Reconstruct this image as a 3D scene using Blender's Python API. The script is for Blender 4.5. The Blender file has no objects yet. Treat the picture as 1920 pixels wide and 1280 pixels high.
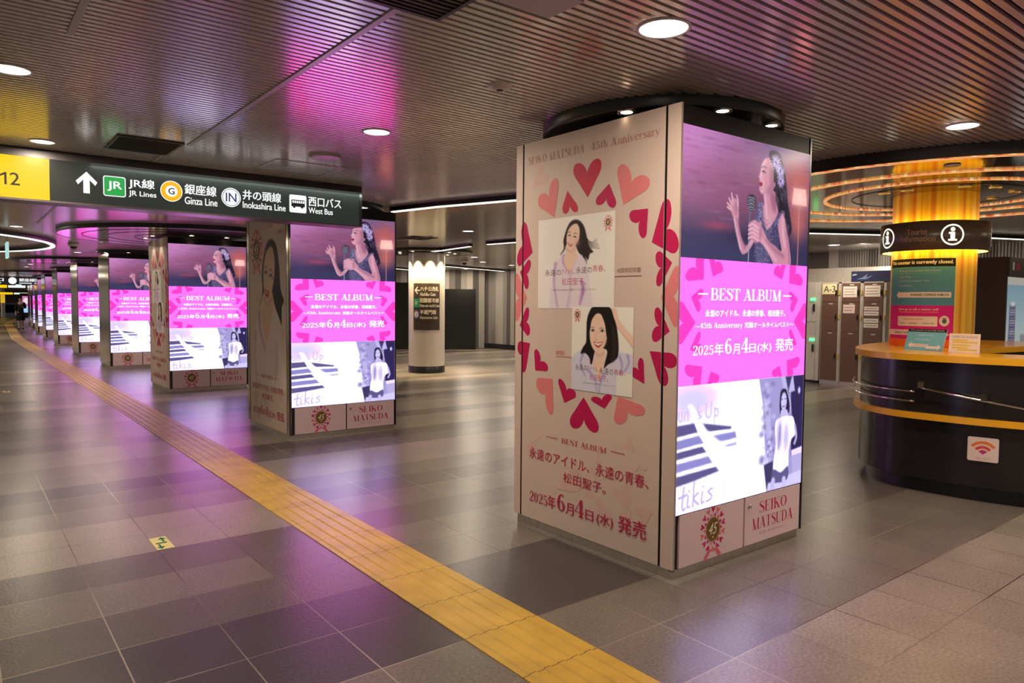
import bpy, bmesh, math, random
import numpy as np
from mathutils import Vector, Matrix

# ------------------------------------------------------------------ camera, world, exposure
SC = bpy.context.scene
COL = SC.collection
CAM_H = 1.45
YAW, PITCH, ROLL, FOCAL_PX = .6634, .0512, .0082, 1340.9654


def make_camera():
    cy, sy = math.cos(YAW), math.sin(YAW)
    cp, sp = math.cos(PITCH), math.sin(PITCH)
    f = Vector((sy * cp, cy * cp, -sp))
    r = Vector((cy, -sy, 0))
    u = r.cross(f)
    cr, sr = math.cos(ROLL), math.sin(ROLL)
    r2 = cr * r + sr * u
    u2 = -sr * r + cr * u
    cd = bpy.data.cameras.new('camera')
    cd.sensor_width = 36
    cd.lens = FOCAL_PX / 1920 * 36
    cd.clip_start, cd.clip_end = .05, 300
    c = bpy.data.objects.new('camera', cd)
    COL.objects.link(c)
    m = Matrix((r2, u2, -f)).transposed().to_4x4()
    m.translation = (0, 0, CAM_H)
    c.matrix_world = m
    SC.camera = c


make_camera()
W = bpy.data.worlds.new('world')
SC.world = W
W.use_nodes = True
W.node_tree.nodes['Background'].inputs[0].default_value = (1, .86, .72, 1)
W.node_tree.nodes['Background'].inputs[1].default_value = .20
SC.view_settings.view_transform = 'Standard'
SC.view_settings.look = 'None'
SC.view_settings.exposure = 0.0
SC.view_settings.gamma = 1
SC.view_settings.use_curve_mapping = False
SC.cycles.use_denoising = True
SC.cycles.max_bounces = 8
SC.cycles.sample_clamp_indirect = 6.0

CEIL = 2.58
WARM = (1, .84, .66)
LAMP_W = 21.0          # watts of one ceiling downlight


def area_lamp(name, loc, power, size, color=WARM, parent=None, size_y=None, shape='DISK', rot=(0, 0, 0)):
    d = bpy.data.lights.new(name, 'AREA')
    d.energy, d.shape, d.size, d.color = power, shape, size, color
    if size_y:
        d.size_y = size_y
    o = bpy.data.objects.new(name, d)
    COL.objects.link(o)
    o.location = loc
    o.rotation_euler = rot
    o.parent = parent
    return o


def spot_lamp(name, loc, power, angle, blend, color=WARM, parent=None, rot=(0, 0, 0), radius=.03):
    d = bpy.data.lights.new(name, 'SPOT')
    d.energy, d.spot_size, d.spot_blend, d.color, d.shadow_soft_size = power, angle, blend, color, radius
    o = bpy.data.objects.new(name, d)
    COL.objects.link(o)
    o.location = loc
    o.rotation_euler = rot
    o.parent = parent
    return o


# assumed ceiling lamps out of view, added without fittings to light the concourse
for lx, ly in [(4.96, -.6), (5.6, .3), (7.3, -.9), (7.4, -3), (2.3, -3), (9.8, .6), (11.6, 2.2)]:
    area_lamp('unseen_fill_lamp', (lx, ly, CEIL - .02), LAMP_W, .16)
for lx, ly in [(13.2, 15), (9, 7), (11.5, 9.5), (9.5, 11.5), (12.5, 12.5), (10.2, 17.2), (12.4, 20.5), (6, 14.5), (6, 20), (9, 22), (6, 27)]:  # added behind the kiosks and pillar to brighten the far side
    area_lamp('unseen_fill_lamp', (lx, ly, CEIL - .02), 1.6 * LAMP_W, .2)
for ly in (6.5, 11.5, 17, 23, 30, 38):
    area_lamp('unseen_fill_lamp', (-2.6, ly, CEIL - .02), .6 * LAMP_W, 1.0)
for ly in (35, 43, 51, 60, 70, 80):  # added out of view to light the distant concourse
    area_lamp('unseen_fill_lamp', (.6, ly, CEIL - .02), 3 * LAMP_W, .3)
    area_lamp('unseen_fill_lamp', (8, ly, CEIL - .02), 2 * LAMP_W, .3)

# ------------------------------------------------------------------ colour and materials


def lin(c):
    c = c / 255.0
    return c / 12.92 if c <= .04045 else ((c + .055) / 1.055) ** 2.4


def rgb(r, g, b):
    return (lin(r), lin(g), lin(b), 1.0)


def _nt(name):
    m = bpy.data.materials.new(name)
    m.use_nodes = True
    nt = m.node_tree
    return m, nt, nt.nodes['Principled BSDF']


def noise_mod(nt, p, base, amount, scale, bump=0, stretch=None, detail=4):
    """vary base colour by a little noise, and optionally bump it"""
    N, L = nt.nodes, nt.links
    tc = N.new('ShaderNodeTexCoord')
    mp = N.new('ShaderNodeMapping')
    if stretch:
        mp.inputs['Scale'].default_value = stretch
    L.new(tc.outputs['Object'], mp.inputs[0])
    nz = N.new('ShaderNodeTexNoise')
    nz.inputs['Scale'].default_value = scale
    nz.inputs['Detail'].default_value = detail
    L.new(mp.outputs[0], nz.inputs['Vector'])
    mr = N.new('ShaderNodeMapRange')
    mr.inputs['From Min'].default_value, mr.inputs['From Max'].default_value = .25, .75
    mr.inputs['To Min'].default_value, mr.inputs['To Max'].default_value = 1 - amount, 1 + amount
    L.new(nz.outputs['Fac'], mr.inputs[0])
    mx = N.new('ShaderNodeVectorMath')
    mx.operation = 'SCALE'
    if isinstance(base, tuple):
        mx.inputs[0].default_value = base[:3]
    else:
        L.new(base, mx.inputs[0])
    L.new(mr.outputs[0], mx.inputs['Scale'])
    L.new(mx.outputs[0], p.inputs['Base Color'])
    if bump:
        b = N.new('ShaderNodeBump')
        b.inputs['Strength'].default_value = bump
        b.inputs['Distance'].default_value = .01
        L.new(nz.outputs['Fac'], b.inputs['Height'])
        L.new(b.outputs[0], p.inputs['Normal'])
    return nz


def mat(name, color, rough=.5, metal=0.0, spec=.5, noise=.06, scale=8, bump=0, stretch=None, coat=0):
    m, nt, p = _nt(name)
    p.inputs['Roughness'].default_value = rough
    p.inputs['Metallic'].default_value = metal
    p.inputs['Specular IOR Level'].default_value = spec
    p.inputs['Coat Weight'].default_value = coat
    noise_mod(nt, p, color, noise, scale, bump, stretch)
    return m


def emit(name, color, strength, noise=0):
    m, nt, p = _nt(name)
    p.inputs['Base Color'].default_value = (.02, .02, .02, 1)
    p.inputs['Emission Color'].default_value = color
    p.inputs['Emission Strength'].default_value = strength
    return m


def print_mat(name, rough=.45, spec=.35, noise=.03):
    """printed sheet: colours come from the mesh's own print colours"""
    m, nt, p = _nt(name)
    a = nt.nodes.new('ShaderNodeAttribute')
    a.attribute_name = 'Col'
    p.inputs['Roughness'].default_value = rough
    p.inputs['Specular IOR Level'].default_value = spec
    noise_mod(nt, p, a.outputs['Color'], noise, 3)
    return m


def screen_mat(name, strength, base=.01, rough=.3):
    """self-lit picture: colours come from the mesh's own colours"""
    m, nt, p = _nt(name)
    a = nt.nodes.new('ShaderNodeAttribute')
    a.attribute_name = 'Col'
    p.inputs['Base Color'].default_value = (base, base, base, 1)
    p.inputs['Roughness'].default_value = rough
    p.inputs['Specular IOR Level'].default_value = .06
    nt.links.new(a.outputs['Color'], p.inputs['Emission Color'])
    p.inputs['Emission Strength'].default_value = strength
    return m


LED_GAIN = 2.7         # the screens are brighter than the picture's white
M = {}
M['print'] = print_mat('printed_vinyl', .5, .2)
M['paper'] = print_mat('printed_paper', .8, .2)
M['led'] = screen_mat('led_screen', LED_GAIN)
M['backlit'] = screen_mat('backlit_sign', 1.1)
M['black'] = mat('black_powder_coat', (.010, .010, .011, 1), .35)
M['black_gloss'] = mat('black_gloss', (.012, .011, .011, 1), .12, 0, .6)
M['soffit'] = mat('polished_dark_soffit', (.30, .27, .25, 1), .13, .95, .5, .05)
M['soffit_black'] = mat('black_mirror_soffit', (.15, .12, .095, 1), .16, .9, .5, .05)
M['steel'] = mat('brushed_steel', (.60, .55, .49, 1), .38, 1, .5, .1, 30, 0, (1, 1, .05))
M['mirror_steel'] = mat('polished_steel_cladding', (.50, .43, .36, 1), .14, 1, .5, .04, 4)
M['chrome'] = mat('chrome', (.75, .72, .70, 1), .08, 1)
M['slat'] = mat('ceiling_slat', (.62, .565, .52, 1), .17, .5, .5, .05, 3)
M['plenum'] = mat('dark_plenum', (.012, .011, .010, 1), .9, 0, .1)
M['trim'] = mat('ceiling_trim', (.42, .39, .37, 1), .35, .3)
M['grey_plate'] = mat('grey_plate', (.40, .36, .36, 1), .4)
M['grille'] = mat('dark_grille', (.05, .045, .04, 1), .5, .3)
M['white_plastic'] = mat('white_plastic', (.62, .58, .54, 1), .4)
M['lens'] = emit('lamp_lens', (1, .97, .93, 1), 6)
M['spot_lens'] = emit('spot_lens', (1, .84, .6, 1), 8)
M['strip'] = emit('linear_lamp', (1, .93, .78, 1), 1.8)
M['yellow_strip'] = emit('yellow_linear_lamp', (1, .66, .06, 1), 11)
M['yellow_uplight'] = emit('yellow_uplight', (1, .66, .06, 1), 34)
M['pillar_white'] = mat('white_enamel_pillar', (.62, .57, .53, 1), .25, .0, .5, .03, 2)
M['hoarding'] = mat('black_hoarding', (.011, .011, .010, 1), .75, 0, .3, .3, 1.5)
M['counter_black'] = mat('black_laminate', (.014, .013, .014, 1), .22, 0, .5, .1, 4)
M['orange'] = mat('orange_laminate', (.95, .46, .018, 1), .22, 0, .5, .04, 5)
M['locker_frame'] = mat('locker_frame_enamel', (.50, .46, .39, 1), .35)
M['locker_door'] = mat('locker_door_brown', (.15, .078, .054, 1), .4, 0, .4, .08, 40)
M['locker_white'] = mat('white_locker_door', (.55, .52, .47, 1), .35)
M['green_led'] = emit('green_indicator', (.05, 1, .2, 1), 4)
M['blue_panel'] = mat('navy_sign', (.012, .016, .06, 1), .4)
M['brown_cabinet'] = mat('dark_brown_cabinet', (.035, .025, .018, 1), .45, 0, .4, .12, 3)
M['bulkhead'] = mat('pale_bulkhead', (.60, .56, .49, 1), .6)
M['band'] = mat('bronze_fascia', (.11, .085, .072, 1), .32, .25)
M['skin'] = mat('skin', (.55, .36, .27, 1), .5)
M['dark_cloth'] = mat('black_cloth', (.012, .012, .013, 1), .85, 0, .2)
M['hair'] = mat('black_hair', (.01, .009, .009, 1), .5)
M['shoe'] = mat('dark_shoe', (.02, .018, .018, 1), .5)

# ------------------------------------------------------------------ mesh builder


class MB:
    def __init__(s):
        s.v, s.f, s.mi, s.col, s.sm = [], [], [], [], []

    def add(s, vs, fs, mi=0, col=None, smooth=False):
        b = len(s.v)
        s.v += [tuple(x) for x in vs]
        for k, f in enumerate(fs):
            s.f.append([b + i for i in f])
            s.mi.append(mi)
            s.sm.append(smooth)
            s.col.append(col)
        return s

    def box(s, x0, x1, y0, y1, z0, z1, mi=0, col=None):
        return s.add([(x0, y0, z0), (x1, y0, z0), (x1, y1, z0), (x0, y1, z0), (x0, y0, z1), (x1, y0, z1), (x1, y1, z1), (x0, y1, z1)],
                     [(3, 2, 1, 0), (4, 5, 6, 7), (0, 1, 5, 4), (1, 2, 6, 5), (2, 3, 7, 6), (3, 0, 4, 7)], mi, col)

    def prism(s, pts, z0, z1, mi=0, col=None, smooth=False, cap=True):
        """extrude a closed 2-D outline (counter-clockwise) from z0 to z1"""
        n = len(pts)
        b = [(x, y, z0) for x, y in pts] + [(x, y, z1) for x, y in pts]
        s.add(b, [(i, (i + 1) % n, n + (i + 1) % n, n + i) for i in range(n)], mi, col, smooth)
        if cap:
            s.add(b, [tuple(range(n - 1, -1, -1)), tuple(range(n, 2 * n))], mi, col)
        return s

    def lathe(s, prof, cx=0, cy=0, n=48, mi=0, col=None, smooth=True, a0=0, a1=2 * math.pi):
        full = abs(a1 - a0 - 2 * math.pi) < 1e-6
        m = n if full else n + 1
        vs = []
        for i in range(m):
            a = a0 + (a1 - a0) * i / n
            for r, z in prof:
                vs.append((cx + r * math.cos(a), cy + r * math.sin(a), z))
        k = len(prof)
        fs = []
        for i in range(n):
            j = (i + 1) % m
            for q in range(k - 1):
                fs.append((i * k + q, j * k + q, j * k + q + 1, i * k + q + 1))
        return s.add(vs, fs, mi, col, smooth)

    def disc(s, cx, cy, z, r, n=32, mi=0, col=None, down=True):
        vs = [(cx + r * math.cos(2 * math.pi * i / n), cy + r * math.sin(2 * math.pi * i / n), z) for i in range(n)]
        f = tuple(range(n))
        return s.add(vs, [f[::-1] if down else f], mi, col)

    def annulus(s, cx, cy, z, r0, r1, n=64, mi=0, col=None, smooth=False):
        return s.lathe([(r1, z), (r0, z)], cx, cy, n, mi, col, smooth)

    def tube(s, path, r, n=10, mi=0, closed=False, smooth=True, caps=True):
        P = [Vector(p) for p in path]
        m = len(P)
        rr = r if isinstance(r, (list, tuple)) else [r] * m
        vs = []
        for i, p in enumerate(P):
            a = P[(i - 1) % m] if (closed or i) else p
            b = P[(i + 1) % m] if (closed or i < m - 1) else p
            t = (b - a).normalized()
            up = Vector((0, 0, 1)) if abs(t.z) < .95 else Vector((1, 0, 0))
            u = t.cross(up).normalized()
            w = u.cross(t)
            for q in range(n):
                an = 2 * math.pi * q / n
                vs.append(p + rr[i] * (math.cos(an) * u + math.sin(an) * w))
        fs = []
        for i in range(m if closed else m - 1):
            j = (i + 1) % m
            for q in range(n):
                fs.append((i * n + q, i * n + (q + 1) % n, j * n + (q + 1) % n, j * n + q))
        if caps and not closed:
            fs.append(tuple(range(n))[::-1])
            fs.append(tuple((m - 1) * n + q for q in range(n)))
        return s.add(vs, fs, mi, None, smooth)

    def build(s, name, mats, parent=None, loc=None, rotz=0):
        me = bpy.data.meshes.new(name)
        me.from_pydata(s.v, [], s.f)
        for m in (mats if isinstance(mats, (list, tuple)) else [mats]):
            me.materials.append(m)
        me.polygons.foreach_set('material_index', s.mi)
        me.polygons.foreach_set('use_smooth', s.sm)
        if any(c is not None for c in s.col):
            at = me.color_attributes.new('Col', 'FLOAT_COLOR', 'CORNER')
            buf = np.ones((len(me.loops), 4), np.float32)
            k = 0
            for f, c in zip(s.f, s.col):
                n = len(f)
                if c is not None:
                    buf[k:k + n] = c
                k += n
            at.data.foreach_set('color', buf.ravel())
        me.update()
        o = bpy.data.objects.new(name, me)
        COL.objects.link(o)
        o.parent = parent
        if loc:
            o.location = loc
        o.rotation_euler[2] = rotz
        return o


def thing(name, label, cat, loc=(0, 0, 0), rotz=0, group=None):
    o = bpy.data.objects.new(name, None)
    o.empty_display_size = .1
    COL.objects.link(o)
    o.location = loc
    o.rotation_euler = (0, 0, rotz)
    return tag(o, label, cat, group)


def tag(o, label, cat, group=None):
    o['label'] = label
    o['category'] = cat
    if group:
        o['group'] = group
    return o


def struct(o):
    o['kind'] = 'structure'
    return o


def dup(root, loc, rotz, label, group=None):
    r = root.copy()
    COL.objects.link(r)
    r.location = loc
    r.rotation_euler = (0, 0, rotz)
    r['label'] = label
    if group:
        r['group'] = group
    for ch in list(root.children):
        c = ch.copy()
        COL.objects.link(c)
        c.parent = r
        for g in list(ch.children):
            d = g.copy()
            COL.objects.link(d)
            d.parent = c
    return r


# ------------------------------------------------------------------ flat art: shapes, text, painted pictures
_tcache = {}


def text_polys(s, shear=0.0, bold=0.0, space=1.0):
    key = (s, shear, bold, space)
    if key not in _tcache:
        c = bpy.data.curves.new('lettering', 'FONT')
        c.body = s
        c.resolution_u = 3
        c.shear = shear
        c.offset = bold
        c.space_character = space
        o = bpy.data.objects.new('lettering', c)
        COL.objects.link(o)
        bpy.context.view_layer.update()
        dg = bpy.context.evaluated_depsgraph_get()
        me = bpy.data.meshes.new_from_object(o.evaluated_get(dg))
        vs = np.array([(v.co.x, v.co.y) for v in me.vertices])
        fs = [tuple(p.vertices) for p in me.polygons]
        bpy.data.objects.remove(o)
        bpy.data.curves.remove(c)
        bpy.data.meshes.remove(me)
        _tcache[key] = (vs, fs)
    return _tcache[key]


def spline(pts, closed=True, n=8):
    P = np.array(pts, float)
    m = len(P)
    out = []
    for i in range(m if closed else m - 1):
        p0 = P[(i - 1) % m] if (closed or i > 0) else P[i]
        p1, p2 = P[i], P[(i + 1) % m]
        p3 = P[(i + 2) % m] if (closed or i + 2 < m) else p2
        for k in range(n):
            t = k / n
            out.append(.5 * (2 * p1 + (p2 - p0) * t + (2 * p0 - 5 * p1 + 4 * p2 - p3) * t * t + (3 * p1 - p0 - 3 * p2 + p3) * t ** 3))
    if not closed:
        out.append(P[-1])
    return np.array(out)


def heart(tip, l, r):
    """heart outline from its tip and the tops of its two lobes"""
    tip, l, r = (np.array(p, float) for p in (tip, l, r))
    mid = (l + r) / 2
    ax = mid - tip
    wd = (r - l)
    # u along the width (units of half lobe distance * 2), v along the axis
    R = [(0, 0), (.30, .22), (.62, .47), (.93, .70), (1.03, .88), (.92, 1.04), (.66, 1.08), (.36, 1.02), (.10, .86), (0, .70)]
    L_ = [(-u, v) for u, v in R[::-1]][1:-1]
    right = spline(R, False, 4)
    left = spline([(0, .70)] + L_ + [(0, 0)], False, 4)
    pts = list(right) + list(left[1:-1])
    return [tuple(tip + ax * v * .97 + wd * u * .77) for u, v in pts]


def heart_at(cx, cy, size, ang, asp=1.0):
    """heart centred at cx, cy with its tip pointing along ang"""
    d = np.array((math.cos(ang), math.sin(ang)))
    n = np.array((-d[1], d[0]))
    c = np.array((cx, cy))
    tip = c + d * size * .55
    return heart(tip, c - d * size * .42 + n * size * .28 * asp, c - d * size * .42 - n * size * .28 * asp)


def circle2(cx, cy, rx, ry=None, n=32, rot=0):
    ry = rx if ry is None else ry
    return [(cx + rx * math.cos(2 * math.pi * i / n), cy + ry * math.sin(2 * math.pi * i / n)) for i in range(n)]


def rrect(x0, y0, x1, y1, r, n=5):
    out = []
    for cx, cy, a in ((x1 - r, y0 + r, -90), (x1 - r, y1 - r, 0), (x0 + r, y1 - r, 90), (x0 + r, y0 + r, 180)):
        for i in range(n + 1):
            t = math.radians(a + 90 * i / n)
            out.append((cx + r * math.cos(t), cy + r * math.sin(t)))
    return out


# a small high-contrast roman alphabet: straight bars (x0,y0,x1,y1,w0,w1) and curves with changing width
def _V(x, y0, y1, w): return ('q', [(x - w / 2, y0), (x + w / 2, y0), (x + w / 2, y1), (x - w / 2, y1)])
def _H(x0, x1, y, h=.04): return ('q', [(x0, y - h / 2), (x1, y - h / 2), (x1, y + h / 2), (x0, y + h / 2)])
def _D(x0, y0, x1, y1, w): return ('q', [(x0 - w / 2, y0), (x0 + w / 2, y0), (x1 + w / 2, y1), (x1 - w / 2, y1)])
def _C(pts, ws): return ('c', pts, ws)


_ring = lambda cx, cy, rx, ry, t: _C([(cx + rx * math.cos(a), cy + ry * math.sin(a)) for a in np.linspace(0, 2 * math.pi, 17)],
                                     [.035 + (t - .035) * abs(math.cos(a)) ** 1.5 for a in np.linspace(0, 2 * math.pi, 17)])
GLYPH = {
    'B': (.78, [_V(.14, 0, 1, .17), _H(0, .4, .98), _H(0, .4, .02), _H(.14, .4, .52), _C([(.38, .98), (.55, .9), (.58, .75), (.52, .58), (.38, .52)], [.04, .1, .17, .1, .04]), _C([(.38, .52), (.6, .44), (.66, .27), (.58, .08), (.38, .02)], [.04, .1, .19, .1, .04])]),
    'E': (.70, [_V(.14, 0, 1, .17), _H(0, .6, .98), _H(0, .62, .02), _H(.14, .42, .51), _V(.59, .72, 1, .035), _V(.61, 0, .3, .035), _V(.42, .38, .64, .035)]),
    'S': (.66, [_C([(.55, .72), (.51, .92), (.33, .98), (.14, .9), (.11, .73), (.32, .56), (.53, .4), (.56, .2), (.42, .03), (.2, .03), (.07, .28)], [.03, .04, .05, .1, .16, .2, .2, .15, .06, .04, .03]), _V(.565, .68, .99, .03), _V(.055, .01, .32, .03)]),
    'T': (.76, [_V(.36, 0, 1, .17), _H(0, .72, .98), _H(.2, .52, .02), _V(.015, .7, 1, .03), _V(.705, .7, 1, .03)]),
    'A': (.84, [_D(.09, 0, .40, 1, .04), _D(.66, 0, .38, 1, .2), _H(.18, .55, .32), _H(-.02, .22, .02), _H(.46, .84, .02)]),
    'L': (.66, [_V(.14, 0, 1, .17), _H(0, .3, .98), _H(0, .6, .02), _V(.59, 0, .32, .035)]),
    'U': (.80, [_V(.14, .3, 1, .17), _H(0, .3, .98), _C([(.14, .35), (.17, .12), (.36, .02), (.56, .1), (.62, .35)], [.17, .14, .06, .04, .04]), _V(.62, .3, 1, .04), _H(.48, .76, .98)]),
    'M': (1.02, [_V(.12, 0, 1, .04), _D(.42, 0, .12, 1, .19), _D(.44, 0, .80, 1, .04), _V(.82, 0, 1, .17), _H(0, .24, .02), _H(.68, .98, .02), _H(0, .18, .98), _H(.76, .98, .98)]),
    'I': (.38, [_V(.16, 0, 1, .17), _H(0, .32, .98), _H(0, .32, .02)]),
    'K': (.82, [_V(.14, 0, 1, .17), _H(0, .3, .98), _H(0, .3, .02), _D(.2, .42, .62, 1, .045), _D(.66, 0, .32, .6, .2), _H(.46, .84, .02), _H(.46, .76, .98)]),
    'O': (.86, [_ring(.40, .5, .31, .47, .18)]),
    'D': (.84, [_V(.14, 0, 1, .17), _H(0, .4, .98), _H(0, .4, .02), _C([(.38, .98), (.62, .85), (.69, .5), (.62, .15), (.38, .02)], [.04, .12, .19, .12, .04])]),
    '2': (.64, [_C([(.1, .75), (.15, .93), (.32, .98), (.49, .88), (.49, .68), (.3, .36), (.08, .1)], [.12, .06, .05, .13, .16, .09, .05]), _H(.05, .56, .06, .12), _V(.555, .02, .25, .04)]),
    '0': (.62, [_ring(.29, .5, .20, .47, .15)]),
    '5': (.64, [_V(.13, .5, .98, .04), _H(.12, .52, .93, .11), _C([(.13, .52), (.3, .62), (.48, .5), (.51, .28), (.4, .05), (.2, .02), (.08, .18)], [.04, .05, .13, .17, .08, .05, .1])]),
    '4': (.66, [_V(.42, 0, 1, .17), _D(.03, .29, .42, 1, .05), _H(.02, .62, .28, .05), _H(.26, .58, .02)]),
    '6': (.64, [_C([(.5, .88), (.35, .98), (.17, .8), (.11, .45), (.17, .12), (.32, .02), (.48, .12), (.5, .33), (.4, .56), (.25, .56), (.14, .42)], [.08, .05, .11, .18, .12, .05, .11, .17, .08, .04, .03])]),
    't': (.40, [_V(.17, .1, .88, .12), _H(0, .36, .63), _C([(.17, .2), (.2, .04), (.36, .08)], [.12, .08, .03])]),
    'h': (.62, [_V(.12, 0, 1, .12), _C([(.16, .48), (.3, .64), (.43, .55), (.45, .3)], [.03, .05, .1, .12]), _V(.45, 0, .35, .12), _H(0, .24, .02), _H(.34, .56, .02), _H(0, .14, .98)]),
    'n': (.62, [_V(.12, 0, .65, .12), _C([(.16, .48), (.3, .64), (.43, .55), (.45, .3)], [.03, .05, .1, .12]), _V(.45, 0, .35, .12), _H(0, .24, .02), _H(.34, .56, .02), _H(0, .14, .63)]),
    'i': (.30, [_V(.13, 0, .65, .12), _H(0, .26, .02), _H(0, .14, .63), ('q', circle2(.13, .86, .075, n=10))]),
    'v': (.56, [_D(.26, 0, .08, .65, .13), _D(.27, 0, .46, .65, .035), _H(0, .2, .63), _H(.36, .56, .63)]),
    'e': (.52, [_C([(.05, .36), (.42, .36), (.38, .58), (.25, .64), (.1, .5), (.08, .3), (.15, .08), (.28, .02), (.44, .15)], [.03, .04, .1, .05, .1, .14, .1, .05, .03])]),
    'r': (.44, [_V(.12, 0, .65, .12), _C([(.16, .45), (.25, .62), (.36, .58)], [.03, .05, .13]), _H(0, .26, .02), _H(0, .14, .63)]),
    's': (.44, [_C([(.34, .48), (.3, .62), (.15, .62), (.1, .48), (.25, .36), (.35, .2), (.28, .03), (.12, .03), (.06, .18)], [.03, .05, .06, .11, .13, .12, .07, .05, .03])]),
    'a': (.54, [_C([(.1, .5), (.15, .62), (.3, .62), (.38, .5), (.38, .08), (.48, .03)], [.1, .06, .06, .12, .12, .06]), _C([(.38, .38), (.18, .32), (.09, .17), (.18, .03), (.36, .12)], [.04, .07, .14, .08, .04])]),
    'y': (.56, [_D(.28, 0, .08, .65, .13), _C([(.47, .64), (.28, 0), (.17, -.24), (.06, -.2)], [.035, .04, .05, .11]), _H(0, .2, .63), _H(.37, .56, .63)]),
    '(': (.34, [_C([(.28, 1.05), (.12, .8), (.08, .45), (.12, .1), (.28, -.15)], [.02, .07, .1, .07, .02])]),
    ')': (.34, [_C([(.04, 1.05), (.2, .8), (.24, .45), (.2, .1), (.04, -.15)], [.02, .07, .1, .07, .02])]),
}


def serif_polys(s, weight=1.0):
    vs, fs, x = [], [], 0
    for ch in s:
        if ch == ' ':
            x += .34
            continue
        adv, parts = GLYPH[ch]
        for p in parts:
            b = len(vs)
            if p[0] == 'q':
                vs += [(x + a, c) for a, c in p[1]]
                fs.append(tuple(range(b, b + len(p[1]))))
            else:
                c = spline(p[1], False, 6)
                w = np.interp(np.linspace(0, len(p[2]) - 1, len(c)), range(len(p[2])), p[2])
                t = np.gradient(c, axis=0)
                t /= np.maximum(np.hypot(t[:, 0], t[:, 1]), 1e-9)[:, None]
                nn = np.stack([-t[:, 1], t[:, 0]], 1)
                a_, b_ = c + nn * w[:, None] / 2, c - nn * w[:, None] / 2
                for q in range(len(c)):
                    vs += [(x + a_[q, 0], a_[q, 1]), (x + b_[q, 0], b_[q, 1])]
                for q in range(len(c) - 1):
                    fs.append((b + 2 * q, b + 2 * q + 1, b + 2 * q + 3, b + 2 * q + 2))
        x += adv * 1.05
    return np.array(vs), fs


class Art:
    """layers of flat coloured shapes in a (u, v) plane; build() maps them onto a surface"""
    STEP = .00005

    def __init__(s, start=0):
        s.mb = []
        s.k = start

    def poly(s, pts, col, lift=True):
        if lift:
            s.k += 1
        s.mb.append(([tuple(p) for p in pts], [tuple(range(len(pts)))], col, s.k))
        return s

    def polys(s, vs, fs, col, lift=True):
        if lift:
            s.k += 1
        s.mb.append(([tuple(p) for p in vs], fs, col, s.k))
        return s

    def rect(s, x0, y0, x1, y1, col, nu=1, lift=True):
        vs, fs = [], []
        for i in range(nu + 1):
            x = x0 + (x1 - x0) * i / nu
            vs += [(x, y0), (x, y1)]
        for i in range(nu):
            fs.append((2 * i, 2 * i + 2, 2 * i + 3, 2 * i + 1))
        return s.polys(vs, fs, col, lift)

    def fit(s, vf, x0, x1, y0, y1, col, lift=True):
        vs, fs = vf
        a, b = vs.min(0), vs.max(0)
        q = (vs - a) / (b - a) * np.array((x1 - x0, y1 - y0)) + np.array((x0, y0))
        return s.polys(q, fs, col, lift)

    def text(s, t, x0, x1, y0, y1, col, bold=0, shear=0, lift=True, space=1.0):
        """bold = extra stroke width as a share of the letter height, made by repeated strikes"""
        if lift:
            s.k += 1
        k0, d = s.k, bold * (y1 - y0)
        for n, (dx, dy) in enumerate(((-1, 0), (1, 0), (0, 1), (0, -1)) if d else ((0, 0),)):
            s.k = k0 + .6 * n
            s.fit(text_polys(t, shear, 0, space), x0 + dx * d, x1 + dx * d, y0 + dy * d * .6, y1 + dy * d * .6, col, False)
        s.k = k0 + (2 if d else 0)
        return s

    def serif(s, t, x0, x1, y0, y1, col, lift=True):
        vs, fs = serif_polys(t)
        a, b = vs.min(0), vs.max(0)
        q = (vs - a) / (b - a) * np.array((x1 - x0, y1 - y0)) + np.array((x0, y0))
        if lift:
            s.k += 1
        # strokes of one letter overlap: keep neighbouring strokes a hair apart
        k0, last, n = s.k, -1, 0
        for f in fs:
            if f[0] > last:
                n += 1
            last = max(last, f[-1] if len(f) != 4 else max(f))
            s.mb.append(([tuple(q[i]) for i in f], [tuple(range(len(f)))], col, k0 + .6 * (n % 6)))
        s.k = k0 + 3
        return s

    def grid(s, img, x0, y0, x1, y1, lift=True):
        """img: (h+1, w+1, 3) linear colours, first row at the top"""
        if lift:
            s.k += 1
        h, w = img.shape[0] - 1, img.shape[1] - 1
        xs, ys = np.linspace(x0, x1, w + 1), np.linspace(y1, y0, h + 1)
        vs = [(xs[i], ys[j]) for j in range(h + 1) for i in range(w + 1)]
        fs, cs = [], []
        im = np.concatenate([img, np.ones(img.shape[:2] + (1,))], 2)
        for j in range(h):
            for i in range(w):
                a = j * (w + 1) + i
                fs.append((a, a + w + 1, a + w + 2, a + 1))
                cs.append((im[j, i], im[j + 1, i], im[j + 1, i + 1], im[j, i + 1]))
        s.mb.append((vs, fs, cs, s.k))
        return s

    def sliced(s, du=.03):
        """the same art with every large shape cut into narrow upright slices, for wrapping round a pillar"""
        o = Art()
        for vs, fs, col, k in s.mb:
            for f in fs:
                pts = [vs[i] for i in f]
                u0, u1 = min(p[0] for p in pts), max(p[0] for p in pts)
                if isinstance(col, list) or u1 - u0 <= du:
                    o.mb.append((pts, [tuple(range(len(pts)))], col, k))
                    continue
                a = math.floor(u0 / du)
                while a * du < u1:
                    q = clip_u(pts, a * du, (a + 1) * du)
                    if q:
                        o.mb.append((q, [tuple(range(len(q)))], col, k))
                    a += 1
        return o

    def to(s, mb, fn, mi=0):
        for vs, fs, col, k in s.mb:
            V = [fn(u, v, k * s.STEP) for u, v in vs]
            if isinstance(col, list):
                b = len(mb.v)
                mb.v += V
                for f, c in zip(fs, col):
                    mb.f.append([b + i for i in f])
                    mb.mi.append(mi)
                    mb.sm.append(False)
                    mb.col.append(np.array(c))
            else:
                mb.add(V, fs, mi, col)
        return mb


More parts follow.
